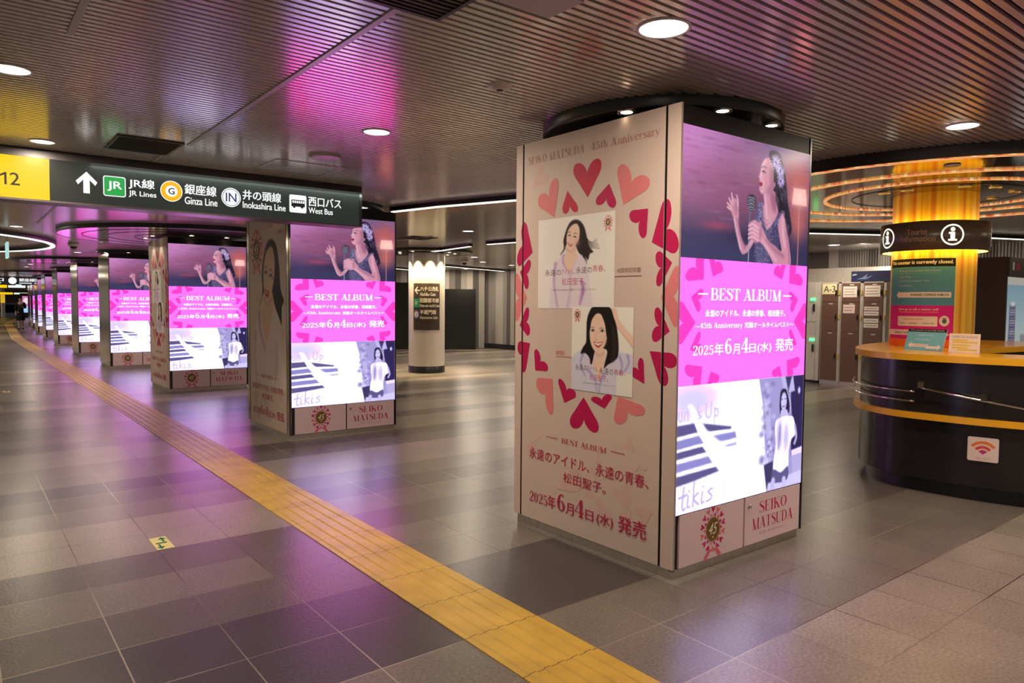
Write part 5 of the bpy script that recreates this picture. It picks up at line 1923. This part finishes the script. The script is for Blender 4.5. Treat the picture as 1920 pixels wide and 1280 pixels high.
t = thing('information_pillar', 'round yellow striped pillar rising behind the tourist information counter', 'pillar', (IX, IY, 0))
MB().lathe([(IR, 0), (IR, 2.51)], n=72).build('shaft', stripe_mat(), t)
RB = .453
b = thing('fascia_ring', 'dark ring sign with white i symbols and Tourist Information lettering around the yellow pillar', 'sign', (IX, IY, 0))
MB().lathe([(RB - .02, 1.975), (RB, 1.975), (RB, 2.235), (RB - .02, 2.235), (RB - .02, 1.975)], n=80).build('ring_band', M['band'], b)
mb = MB()
for k in range(6):
    an = 2 * math.pi * k / 6 + .3
    mb.tube([(IR * math.cos(an), IR * math.sin(an), 2.06), ((RB - .01) * math.cos(an), (RB - .01) * math.sin(an), 2.06)], .012, 8)
mb.build('bracket', M['steel'], b)
MB().lathe([(RB - .022, 2.12), (RB - .022, 2.15), (RB - .05, 2.15), (RB - .05, 2.12), (RB - .022, 2.12)], n=64).build('upper_light', M['yellow_uplight'], b)
MB().lathe([(RB - .025, 1.978), (RB - .025, 2.0), (RB - .05, 2.0), (RB - .05, 1.978), (RB - .025, 1.978)], n=64).build('lower_light', M['yellow_strip'], b)


def info_symbol(uc, nm):
    a = Art()
    WI = rgb(255, 248, 220)
    o_, i_ = circle2(uc, 2.104, .094, n=48), circle2(uc, 2.104, .080, n=48)
    a.polys(o_ + i_, [(q, (q + 1) % 48, 48 + (q + 1) % 48, 48 + q) for q in range(48)], WI)
    a.poly(circle2(uc, 2.152, .019), WI, False)
    a.polys([(uc - .032, 2.128), (uc + .018, 2.128), (uc + .018, 2.066), (uc + .036, 2.066), (uc + .036, 2.050), (uc - .036, 2.050), (uc - .036, 2.066), (uc - .018, 2.066), (uc - .018, 2.112), (uc - .032, 2.112)], [tuple(range(10))], WI, False)
    a.sliced(.02).to(MB(), wrap(0, 0, RB + .001, DIRI)).build(nm, M['backlit_i'], b)


M['backlit_i'] = screen_mat('backlit_symbol', 1.5)
for uc in (.145, -.45, .76):
    info_symbol(uc, 'information_symbol')
a = Art()
TC = rgb(170, 136, 116)
a.text('Tourist', -.225, -.055, 2.115, 2.165, TC, .03)
a.text('Information', -.275, .01, 2.052, 2.105, TC, .03, 0, False)
a.sliced(.02).to(MB(), wrap(0, 0, RB + .001, DIRI)).build('lettering', M['paper'], b)

# closed-counter poster on the pillar
a = Art()
u0, u1 = -.44, .185
BLK, TEAL, MAGE = rgb(30, 26, 24), rgb(92, 150, 160), rgb(226, 40, 130)
CRM = rgb(246, 226, 200)
a.rect(u0, 1.10, u1, 1.905, MAGE, 14)
a.rect(u0, 1.475, u1, 1.83, TEAL, 14)
a.rect(u0, 1.83, u1, 1.905, BLK, 14, False)
a.text('This counter is currently closed.', u0 + .02, u1 - .02, 1.846, 1.888, CRM, .025)
a.text('Now go to a tourist information.', -.30, .07, 1.780, 1.802, rgb(200, 205, 200), .01, 0, False)
a.rect(-.30, 1.768, .07, 1.771, rgb(150, 190, 120), 6, False)
a.text('luggage storage', -.30, -.18, 1.730, 1.748, rgb(215, 190, 190), 0, 0, False)
a.text('Tokyo Metro Subway Ticket', -.30, -.02, 1.690, 1.708, rgb(215, 190, 190), 0, 0, False)
a.text('Tourist information', -.30, -.16, 1.650, 1.667, rgb(215, 190, 190), 0, 0, False)
a.polys([(-.33, 1.572), (-.30, 1.61), (-.30, 1.597), (.155, 1.597), (.155, 1.547), (-.30, 1.547), (-.30, 1.534)], [tuple(range(7))], CRM, False)
a.text('WANDER COMPASS SHIBUYA', -.18, .135, 1.562, 1.583, rgb(60, 50, 50), .02)
a.text('Now go to ask a station staff', -.29, .055, 1.425, 1.450, CRM, .015, 0, False)
a.rect(-.29, 1.412, .055, 1.416, rgb(250, 190, 40), 6, False)
a.rect(-.30, 1.285, .05, 1.375, CRM, 8, False)
a.poly(circle2(.105, 1.335, .042, .048), CRM, False)
a.text('Questions about', -.235, -.06, 1.340, 1.360, rgb(236, 90, 90), .01)
a.text('routes ・ subways ・ tickets etc.', -.28, .03, 1.300, 1.322, rgb(70, 60, 60), 0, 0, False)
a.poly(circle2(.105, 1.333, .018, .020), rgb(90, 110, 100), False)
a.rect(.088, 1.353, .122, 1.362, rgb(220, 40, 40), 1, False)
a.rect(u0, 1.20, -.16, 1.25, CRM, 6, False)
a.text('Station staff', -.33, -.18, 1.215, 1.236, rgb(70, 50, 60), .01)
a.rect(u0, 1.10, u1, 1.165, rgb(250, 110, 30), 14)
a.polys([(.06, 1.255), (.15, 1.212), (.06, 1.165)], [(0, 1, 2)], CRM)
o = a.sliced().to(MB(), wrap(0, 0, IR + .003, DIRI)).build('notice_poster', M['paper'], None, (IX, IY, 0))
tag(o, 'black, teal and pink counter-closed poster wrapped on the yellow pillar', 'poster')

# ceiling disc with glowing rings


def glow_ring_mat():
    m, nt, p = _nt('orange_light_ring')
    N, L = nt.nodes, nt.links
    tc = N.new('ShaderNodeTexCoord')
    sp = N.new('ShaderNodeSeparateXYZ')
    L.new(tc.outputs['Object'], sp.inputs[0])
    at = N.new('ShaderNodeMath')
    at.operation = 'ARCTAN2'
    L.new(sp.outputs[1], at.inputs[0])
    L.new(sp.outputs[0], at.inputs[1])
    # the lit pattern runs diagonally: angle plus radius
    ln = N.new('ShaderNodeVectorMath')
    ln.operation = 'LENGTH'
    L.new(tc.outputs['Object'], ln.inputs[0])
    m1 = N.new('ShaderNodeMath')
    m1.operation = 'MULTIPLY'
    m1.inputs[1].default_value = 5
    L.new(at.outputs[0], m1.inputs[0])
    m2 = N.new('ShaderNodeMath')
    m2.operation = 'MULTIPLY_ADD'
    m2.inputs[1].default_value = 9
    L.new(ln.outputs['Value'], m2.inputs[0])
    L.new(m1.outputs[0], m2.inputs[2])
    nz = N.new('ShaderNodeTexNoise')
    nz.noise_dimensions = '1D'
    nz.inputs['Detail'].default_value = 2
    L.new(m2.outputs[0], nz.inputs['W'])
    cr = N.new('ShaderNodeValToRGB')
    e = cr.color_ramp.elements
    e[0].position, e[0].color = .32, rgb(200, 84, 50)
    e[1].position, e[1].color = .72, rgb(250, 214, 170)
    for ps, c in ((.45, rgb(228, 130, 80)), (.55, rgb(222, 170, 80)), (.64, rgb(236, 180, 130))):
        k = e.new(ps)
        k.color = c
    L.new(nz.outputs['Fac'], cr.inputs[0])
    p.inputs['Base Color'].default_value = (.03, .03, .03, 1)
    L.new(cr.outputs[0], p.inputs['Emission Color'])
    p.inputs['Emission Strength'].default_value = 1.1
    return m


ZD = 2.5 - CEIL
t = thing('information_canopy', 'large round ceiling canopy with three glowing orange rings above the information counter', 'ceiling canopy', (IX, IY, CEIL))
MB().lathe([(2.02, ZD), (2.06, ZD), (2.06, .012)], n=128).build('rim', M['black'], t)
MB().annulus(0, 0, ZD + .006, IR + .001, 2.03, 128).build('soffit', mat('dark_bronze_mirror', (.26, .225, .19, 1), .11, 1, .5, .05), t)
GM = glow_ring_mat()
for ra, rb in ((1.955, 2.02), (1.36, 1.41), (.945, .975)):
    MB().lathe([(rb, ZD + .005), (rb, ZD - .006), (ra, ZD - .006), (ra, ZD + .005)], n=128, smooth=False).build('light_ring', GM, t)
MB().lathe([(.72, ZD + .004), (.72, ZD), (.714, ZD), (.714, ZD + .004)], n=96).build('soffit_joint', M['black'], t)
for an, rr in ((205, 1.68), (222, .62), (250, .60), (290, .62), (180, .60), (160, .62), (330, .6), (330, 1.68), (90, 1.68)):
    an = math.radians(an)
    x, y = rr * math.cos(an), rr * math.sin(an)
    d = MB().lathe([(.055, ZD + .004), (.055, ZD - .003), (.043, ZD - .003), (.04, ZD + .003)], x, y, 24).build('spot_ring', M['steel'], t)
    MB().disc(x, y, ZD + .0025, .04, 20).build('spot_lamp', M['white_plastic'], d)

for an, rr in ((205, 1.68),):  # added to brighten the counter; the canopy's own spots are unlit
    an = math.radians(an)
    spot_lamp('counter_fill_light', (rr * math.cos(an), rr * math.sin(an), ZD - .01), 16, math.radians(100), .7, WARM, t, (0, 0, 0), .04)

# ------------------------------------------------------------------ information counter
OUT = [(6.50, 3.16), (6.28, 3.04), (6.10, 2.87), (5.985, 2.64), (5.965, 2.40), (6.0, 2.05), (6.09, 1.70), (6.22, 1.25), (6.42, .7), (6.75, .1), (7.1, -.4),
       (7.55, -.1), (7.2, .4), (6.86, 1.0), (6.66, 1.5), (6.52, 1.95), (6.48, 2.25), (6.62, 2.45), (6.95, 2.50), (7.5, 2.50), (8.2, 2.42), (8.8, 2.40), (9.2, 2.55), (9.25, 2.9), (9.15, 3.3), (8.7, 3.45), (8.0, 3.45), (7.3, 3.40), (6.85, 3.30)]
OUTS = [tuple(p) for p in spline(OUT, True, 6)]
CXc, CYc = 7.0, 2.6


def offset(pts, d):
    n = len(pts)
    out = []
    for i in range(n):
        a, b = Vector(pts[i - 1]), Vector(pts[(i + 1) % n])
        t = (b - a).normalized()
        out.append((pts[i][0] + t.y * d, pts[i][1] - t.x * d))
    return out


area2 = sum(OUTS[i - 1][0] * OUTS[i][1] - OUTS[i][0] * OUTS[i - 1][1] for i in range(len(OUTS)))
if area2 < 0:
    OUTS = OUTS[::-1]
t = thing('information_counter', 'black curved information counter with orange top and orange bumper band', 'counter', (CXc, CYc, 0))
loc = lambda pts: [(x - CXc, y - CYc) for x, y in pts]
BODY = offset(OUTS, -.005)
MB().prism(loc(offset(OUTS, -.07)), 0, .115, smooth=True).build('plinth', M['black'], t)
MB().prism(loc(BODY), .115, 1.04, smooth=True).build('body', M['counter_black'], t)
MB().prism(loc(offset(OUTS, .045)), 1.04, 1.092, smooth=False).build('counter_top', M['orange'], t)


def rail_path(i0, i1, d, z):
    o = offset(OUTS, d)
    n = len(o)
    return [(o[i % n][0] - CXc, o[i % n][1] - CYc, z) for i in range(i0, i1)]


# locate stations along the outline by y on the visitor side
def station(x, y):
    return min(range(len(OUTS)), key=lambda i: (OUTS[i][0] - x) ** 2 + (OUTS[i][1] - y) ** 2)


sA, sB = station(7.1, -.4), station(6.85, 3.30)
if sA > sB:
    sA, sB = sB, sA
n = len(OUTS)
ids = list(range(sA, sB + 1))
if not any(abs(OUTS[i][0] - 5.965) < .05 and abs(OUTS[i][1] - 2.4) < .1 for i in ids):
    ids = list(range(sB, sA + n + 1))
o_in, o_out = offset(OUTS, -.003), offset(OUTS, .045)
vs, fs = [], []
for i in ids:
    i %= n
    for o, z in ((o_in, .585), (o_out, .585), (o_out, .632), (o_in, .632)):
        vs.append((o[i][0] - CXc, o[i][1] - CYc, z))
for q in range(len(ids) - 1):
    for c in range(4):
        fs.append((4 * q + c, 4 * q + (c + 1) % 4, 4 * q + 4 + (c + 1) % 4, 4 * q + 4 + c))
MB().add(vs, fs).build('bumper_band', M['orange'], t)
near = [i % n for i in ids]
near.sort(key=lambda i: OUTS[i][1])
end = [i for i in near if OUTS[i][1] > 2.42 and OUTS[i][0] < 6.75]
end = sorted(end, key=lambda i: math.atan2(OUTS[i][1] - 2.6, OUTS[i][0] - 6.7) % (2 * math.pi))
for z in (.725, .80):
    o = offset(OUTS, .055)
    path = [(o[i][0] - CXc, o[i][1] - CYc, z) for i in end]
    MB().tube(path, .008, 10).build('hand_rail', M['chrome'], t)
strt = [i for i in near if .3 < OUTS[i][1] < 2.42]
o = offset(OUTS, .055)
path = [(o[i][0] - CXc, o[i][1] - CYc, .835 - (2.42 - OUTS[i][1]) * .148) for i in strt][::-1]
rl = MB().tube(path, .008, 10).build('cane_rail', M['chrome'], t)
for yv in (2.41, 1.98, 1.55):
    i = min(strt, key=lambda q: abs(OUTS[q][1] - yv))
    zz = .835 - (2.42 - OUTS[i][1]) * .148
    ox, oy = o[i][0] - CXc, o[i][1] - CYc
    MB().box(ox - .012, ox + .06, oy - .022, oy + .022, zz + .0, zz + .05).build('rail_bracket', M['chrome'], rl)

# wireless sign on the counter front
i = min(near, key=lambda q: abs(OUTS[q][1] - 1.99) + (0 if OUTS[q][0] < 6.4 else 9))
pa, pb = OUTS[(i - 1) % n], OUTS[(i + 1) % n]
dx, dy = pb[0] - pa[0], pb[1] - pa[1]
if dy > 0:
    dx, dy = -dx, -dy
L_ = math.hypot(dx, dy)
ux, uy = dx / L_, dy / L_           # towards the right in the picture
nx, ny = uy, -ux                    # out of the counter
if nx > 0:
    nx, ny = -nx, -ny
a = Art()
a.poly(rrect(-.098, -.09, .098, .09, .012), rgb(236, 214, 202))


def arc(r0, r1, c, zig=0):
    A_ = [math.radians(q) for q in np.linspace(38, 142, 25)]
    a.polys([(r1 * math.cos(q), -.038 + r1 * math.sin(q)) for q in A_] + [(r0 * math.cos(q), -.038 + r0 * math.sin(q)) for q in A_], [(q, q + 1, 25 + q + 1, 25 + q) for q in range(24)], c, False)


a.k += 1
arc(.078, .100, rgb(236, 130, 60))
arc(.044, .066, rgb(222, 90, 70))
a.poly([(0, -.038)] + [(.034 * math.cos(math.radians(q)), -.038 + .034 * math.sin(math.radians(q))) for q in range(38, 143, 8)], rgb(204, 60, 120), False)
a.text('FREE Wi-Fi', -.045, .045, -.076, -.060, rgb(222, 150, 130), 0, 0, False)
bx, by = OUTS[i][0] + nx * .006, OUTS[i][1] + ny * .006
mb = MB()
a.to(mb, lambda u, v, k: (ux * u + nx * k, uy * u + ny * k, v))
o = mb.build('wireless_sign', M['paper'], None, (bx, by, .405))
tag(o, 'white square wireless sign with orange arcs stuck on the black counter front', 'sign')

# notices standing on the counter top


def standee(name, label, p0, p1, h, lean, draw, foot=True):
    """leaning board: p0, p1 = left and right lower corners on the counter"""
    cx, cy = (p0[0] + p1[0]) / 2, (p0[1] + p1[1]) / 2
    w = math.hypot(p1[0] - p0[0], p1[1] - p0[1])
    ang = math.atan2(p1[1] - p0[1], p1[0] - p0[0])
    t = thing(name, label, 'notice', (cx, cy, 1.0925), ang)
    a = draw(w, h)
    sl = math.tan(lean)
    mb = MB()
    mb.add([(-w / 2, 0, 0), (w / 2, 0, 0), (w / 2, h * sl, h), (-w / 2, h * sl, h), (-w / 2, .006, 0), (w / 2, .006, 0), (w / 2, h * sl + .006, h), (-w / 2, h * sl + .006, h)],
           [(0, 1, 2, 3), (7, 6, 5, 4), (0, 4, 5, 1), (1, 5, 6, 2), (2, 6, 7, 3), (3, 7, 4, 0)], 0, rgb(225, 215, 205))
    a.to(mb, lambda u, v, k: (u, v * sl - .0006 - k, v))
    mb.build('board', M['paper'], t)
    MB().add([(-.03, .006, 0), (.03, .006, 0), (.03, h * sl + .006, h * .8), (-.03, h * sl + .006, h * .8), (-.03, h * sl + .08, 0), (.03, h * sl + .08, 0)],
             [(0, 1, 2, 3), (3, 2, 5, 4), (0, 3, 4), (1, 5, 2), (0, 4, 5, 1)]).build('stand', M['white_plastic'], t)


def d_blue(w, h):
    a = Art()
    a.rect(-w / 2, 0, w / 2, h, rgb(126, 190, 200))
    a.rect(-w / 2, h * .86, w / 2, h, rgb(46, 40, 38))
    a.text('This counter is currently closed.', -w * .44, w * .44, h * .89, h * .97, rgb(210, 190, 170), .02)
    a.text('luggage storage', -w * .2, w * .18, h * .68, h * .75, rgb(226, 232, 230), 0, 0, False)
    a.text('Tourist information', -w * .26, w * .1, h * .48, h * .55, rgb(226, 232, 230), 0, 0, False)
    C = rgb(246, 226, 206)
    a.polys([(-w * .42, h * .22), (-w * .33, h * .36), (-w * .33, h * .30), (w * .12, h * .28), (w * .12, h * .16), (-w * .33, h * .16), (-w * .33, h * .10)], [tuple(range(7))], C)
    a.polys([(w * .45, h * .16), (w * .36, h * .30), (w * .36, h * .22), (w * .06, h * .20), (w * .06, h * .09), (w * .36, h * .09), (w * .36, h * .03)], [tuple(range(7))], C)
    a.text('WANDER COMPASS', -w * .27, w * .08, h * .20, h * .26, rgb(210, 90, 70), .02)
    return a


def d_white(w, h):
    a = Art()
    a.rect(-w / 2, 0, w / 2, h, rgb(232, 214, 200))
    a.text('◇お知らせ NOTICE◇', -w * .42, w * .42, h * .76, h * .90, rgb(120, 110, 110), .01)
    for q, (x1, yy) in enumerate(((.1, .66), (.42, .55), (.2, .40), (.12, .26), (.42, .16))):
        a.rect(-w * .40 + (w * .18 if q == 4 else 0), h * (yy - .035), w * x1, h * (yy + .035), rgb(222, 190, 40), 1, q == 0)
    return a


standee('counter_notice', 'pale blue leaning notice with arrows on the orange counter top', (6.52, 2.80), (6.46, 2.47), .18, math.radians(20), d_blue)
standee('counter_notice', 'white paper notice with yellow lines on the orange counter top', (6.39, 2.395), (6.40, 2.175), .155, math.radians(4), d_white)

# cabinet with a lit poster behind the counter
t = thing('poster_cabinet', 'dark brown cabinet with skyscraper poster at the right edge behind the counter', 'cabinet', (9.56, 3.0, 0))
MB().box(0, 1.0, 0, .72, 0, 2.05).build('cabinet_body', M['brown_cabinet'], t)
MB().box(.005, .995, -.02, 0, 1.83, 2.045).build('header', M['black'], t)
p = Paint(60, 84, (190, 205, 214))
p.ramp([(0, (138, 176, 192)), (.4, (184, 204, 206)), (.8, (206, 214, 200)), (1, (170, 180, 120))])
p.poly([(.10, .20), (.30, .20), (.31, 1.02), (.06, 1.02)], (96, 88, 120), .01, 1, False)
for k in range(30):
    p.stroke([(.12, .22 + .027 * k), (.29, .22 + .027 * k)], [.010, .010], (206, 204, 224), .006, .8)
p.poly([(.13, .17), (.28, .17), (.28, .21), (.13, .21)], (226, 222, 230), .01, 1, False)
p.poly([(.5, .5), (.7, .5), (.7, 1.02), (.5, 1.02)], (150, 150, 160), .01, 1, False)
a = Art()
a.rect(.02, .55, .98, 1.82, rgb(206, 200, 188))
a.grid(p.out(), .02, .56, .98, 1.73)
a.to(MB(), lambda u, v, k: (u, -.003 - k, v)).build('poster', screen_mat('poster_lightbox', .55), t)
a = Art()
a.rect(.10, 1.90, .16, 1.99, rgb(210, 205, 205))
a.rect(.22, 1.90, .34, 1.98, rgb(150, 40, 60), 1, False)
a.to(MB(), lambda u, v, k: (u, -.021 - k, v)).build('header_mark', M['paper'], t)

# ------------------------------------------------------------------ far end of the concourse


def far_sign(label, x0, x1, y, z0, z1, yellow, items, face=rgb(30, 32, 34), group='far hanging signs'):
    t = thing('hanging_sign', label, 'sign', (x0, y, 0), 0, group)
    w = x1 - x0
    MB().box(0, w, .01, .2, z0, z1 + .03).build('light_box', M['black'], t)
    for xx in (w * .15, w * .85):
        MB().box(xx - .015, xx + .015, .08, .11, z1 + .02, CEIL + .005).build('hanger', M['black'], t)
    a = Art()
    a.rect(0, z0, w, z1, face)
    h = z1 - z0
    first = True
    for kind, xa, xb, s_ in items:
        if kind == 't':
            a.text(s_, xa, xb, z0 + h * .40, z0 + h * .86, WH, .02, 0, first)
            a.rect(xa, z0 + h * .14, xb - .1, z0 + h * .24, WH, 1, False)
        elif kind == 'c':
            a.poly(circle2((xa + xb) / 2, z0 + h * .5, (xb - xa) / 2), WH, first)
        elif kind == 'w':
            a.rect(xa, z0 + h * .1, xb, z0 + h * .9, rgb(236, 240, 230), 1, first)
        elif kind == 'y':
            a.rect(xa, z0, xb, z1, rgb(255, 200, 20), 1, first)
        first = False
    a.to(MB(), lambda u, v, k: (u, .008 - k, v)).build('sign_face', M['backlit'], t)


far_sign('far black hanging sign with white lettering, nearest of the distant signs', .4, 6.2, 41, 2.22, 2.56, None,
         [('t', .6, 1.5, '出口'), ('c', 1.68, 2.0, ''), ('t', 2.1, 2.7, '銀座線'), ('c', 2.78, 2.98, ''), ('t', 3.05, 3.9, '井の頭線'), ('c', 4.1, 4.35, ''), ('t', 4.5, 5.6, '西口バス')])
far_sign('distant hanging sign with yellow and white panels behind the first far sign', .6, 6.4, 50.6, 2.19, 2.36, None, [('y', .6, 1.89, ''), ('w', 1.95, 2.78, ''), ('y', 2.9, 3.8, '')])
far_sign('most distant hanging sign, yellow and white, above the walking person', .5, 8.5, 75, 1.99, 2.16, None, [('y', 2.0, 3.6, ''), ('w', 3.68, 4.75, '')])
t = thing('information_screen', 'tiny bright blue-white screen hanging between the distant signs', 'screen', (2.80, 46.5, 0))
MB().box(-.13, .13, 0, .06, 2.18, 2.38).build('screen', emit('pale_blue_screen', (.65, .85, 1, 1), 1.3), t)
MB().box(-.02, .02, .02, .05, 2.32, CEIL).build('hanger', M['black'], t)
t = thing('yellow_pillar', 'distant yellow pillar at the far left beyond the walking person', 'pillar', (3.60, 80, 0))
MB().lathe([(.17, 1.25), (.17, 2.0)], n=24).build('upper_shaft', emit('yellow_lit_pillar', (.8, .5, .03, 1), .8), t)
MB().lathe([(.165, 0), (.165, 1.25)], n=24).lathe([(.165, 2.0), (.165, CEIL)], n=24).build('shaft', M['pillar_white'], t)
t = thing('poster_lightbox', 'distant pink and blue lit poster right of the walking person', 'poster', (5.02, 74, 0))
MB().box(-.5, .5, .02, .2, .012, 2.1).build('case', M['black'], t)
a = Art()
a.rect(-.42, .45, .42, 1.0, rgb(160, 200, 236))
a.rect(-.42, 1.0, .42, 1.85, rgb(206, 110, 170), 1, False)
a.poly(circle2(-.05, 1.45, .2, .26), rgb(236, 210, 220))
a.to(MB(), lambda u, v, k: (u, .018 - k, v)).build('poster', M['backlit'], t)
for k, (x, y, c) in enumerate(((4.35, 84, (.10, .16, .30, 1)), (3.2, 87, (.16, .20, .30, 1)))):
    o = MB().box(-.6, .6, -.3, .3, 0, 1.2).box(-.55, .55, -.28, -.30, .3, 1.1).build('ticket_gate' if k == 0 else 'ticket_machine', mat('blue_grey_machine_%d' % k, c, .4), None, (x, y, 0))
    tag(o, ('low blue-grey gate unit' if k == 0 else 'grey machine') + ' at the far end of the concourse', 'machine')

# ------------------------------------------------------------------ the walking person


def skin_mesh(name, joints, edges, material, parent, root=0, sub=2):
    me = bpy.data.meshes.new(name)
    me.from_pydata([j[:3] for j in joints], edges, [])
    o = bpy.data.objects.new(name, me)
    COL.objects.link(o)
    o.modifiers.new('s', 'SKIN')
    ly = me.skin_vertices[0].data
    for i, j in enumerate(joints):
        ly[i].radius = (j[3], j[4] if len(j) > 4 else j[3])
        ly[i].use_root = (i == root)
    sb = o.modifiers.new('u', 'SUBSURF')
    sb.levels = sb.render_levels = sub
    bpy.context.view_layer.update()
    ev = o.evaluated_get(bpy.context.evaluated_depsgraph_get())
    m2 = bpy.data.meshes.new_from_object(ev)
    m2.name = name
    bpy.data.objects.remove(o)
    m2.materials.clear()
    m2.materials.append(material)
    for p in m2.polygons:
        p.use_smooth = True
    r = bpy.data.objects.new(name, m2)
    COL.objects.link(r)
    r.parent = parent
    return r


# faces -y (towards the camera), mid-stride; the right arm hangs, the left hand is raised to the chest with a phone
t = thing('person', 'person in black coat and dark skirt walking towards the camera holding a phone', 'person', (2.72, 44.3, 0), math.radians(-6))
J = [(0, 0, .90, .11, .09),            # 0 pelvis
     (0, -.005, 1.05, .105, .08), (0, -.01, 1.22, .13, .09), (0, 0, 1.34, .10, .07), (0, -.01, 1.40, .045, .045), (0, -.025, 1.46, .055, .06), (0, -.03, 1.54, .075, .09), (0, -.02, 1.60, .05, .06),  # 7 crown
     (-.16, 0, 1.32, .05), (-.205, .01, 1.08, .038), (-.20, -.04, .86, .028), (-.20, -.055, .78, .03, .018),   # 8-11 right arm
     (.16, 0, 1.32, .05), (.21, .0, 1.09, .038), (.10, -.19, 1.13, .028), (.055, -.235, 1.17, .028, .02),     # 12-15 left arm
     (-.085, -.01, .84, .085), (-.08, -.10, .48, .055), (-.075, -.06, .10, .035), (-.075, -.16, .035, .035, .025),  # 16-19 right leg forward
     (.085, .01, .84, .085), (.08, -.02, .48, .055), (.08, .20, .14, .035), (.08, .13, .04, .033, .025)]     # 20-23 left leg back
E_ = [(0, 1), (1, 2), (2, 3), (3, 4), (4, 5), (5, 6), (6, 7), (3, 8), (8, 9), (9, 10), (10, 11), (3, 12), (12, 13), (13, 14), (14, 15), (0, 16), (16, 17), (17, 18), (18, 19), (0, 20), (20, 21), (21, 22), (22, 23)]
body = skin_mesh('body', J, E_, M['skin'], t)
fg = MB()
for (px, py, pz, dx_, dz_) in ((-.20, -.055, .775, 0, -1), (.055, -.235, 1.17, -.6, .4)):
    for q in range(4):
        off = (q - 1.5) * .017
        L_ = (.062, .072, .068, .052)[q]
        fg.tube([(px + off * (1 if dz_ < 0 else .3), py, pz + (off if dz_ > 0 else 0)), (px + off + dx_ * L_ * .6, py - .012, pz + dz_ * L_ * .6), (px + off + dx_ * L_, py - .004, pz + dz_ * L_)], [.009, .008, .006], 8)
    fg.tube([(px + .02, py - .01, pz + .02), (px + .035, py - .025, pz - .01), (px + .03, py - .03, pz - .03)], [.010, .009, .007], 8)
fg.build('hand_fingers', M['skin'], t)
fc = MB()
fc.tube([(0, -.115, 1.545), (0, -.135, 1.515), (0, -.118, 1.508)], [.008, .014, .008], 8)
fc.build('nose', M['skin'], t)
fe = MB()
for q in (-1, 1):
    fe.tube([(q * .018, -.118, 1.548), (q * .042, -.108, 1.550)], [.008, .006], 8)
    fe.tube([(q * .012, -.120, 1.565), (q * .046, -.106, 1.566)], [.003, .003], 6)
fe.build('eyes', M['hair'], t)
MB().tube([(-.02, -.116, 1.482), (0, -.121, 1.480), (.02, -.116, 1.482)], [.004, .006, .004], 8).build('mouth', mat('lip', (.4, .12, .1, 1), .5), t)
skin_mesh('hair', [(0, .0, 1.615, .075, .085), (0, .03, 1.57, .092, .085), (0, .055, 1.47, .085, .05), (0, .06, 1.38, .06, .035)], [(0, 1), (1, 2), (2, 3)], M['hair'], t, 1)
skin_mesh('coat', [(0, 0, .80, .17, .13), (0, 0, .95, .15, .12), (0, -.005, 1.12, .145, .115), (0, 0, 1.28, .155, .11), (0, 0, 1.37, .08, .07), (-.17, 0, 1.32, .07), (-.215, .01, 1.08, .058), (-.205, -.035, .90, .05), (.17, 0, 1.32, .07), (.22, 0, 1.09, .058), (.125, -.165, 1.12, .05)],
          [(0, 1), (1, 2), (2, 3), (3, 4), (3, 5), (5, 6), (6, 7), (3, 8), (8, 9), (9, 10)], M['dark_cloth'], t, 2)
MB().lathe([(.165, .86), (.175, .75), (.19, .60), (.20, .46), (.19, .455), (.15, .8)], 0, -.01, 28).build('skirt', M['dark_cloth'], t)
for px, py, pz, rx in ((-.075, -.14, .03, .0), (.08, .15, .035, .0)):
    mb = MB()
    mb.tube([(px, py + .13, pz + .02), (px, py + .06, pz + .015), (px, py - .05, pz), (px, py - .10, pz - .008)], [.03, .042, .042, .022], 12)
    mb.build('shoe', M['shoe'], t)
ph = MB().box(.0, .075, -.276, -.268, 1.14, 1.28).build('phone', M['black_gloss'], None, (2.72, 44.3, 0), math.radians(-6))
tag(ph, 'small dark phone held up in the walking person\'s hand', 'phone')
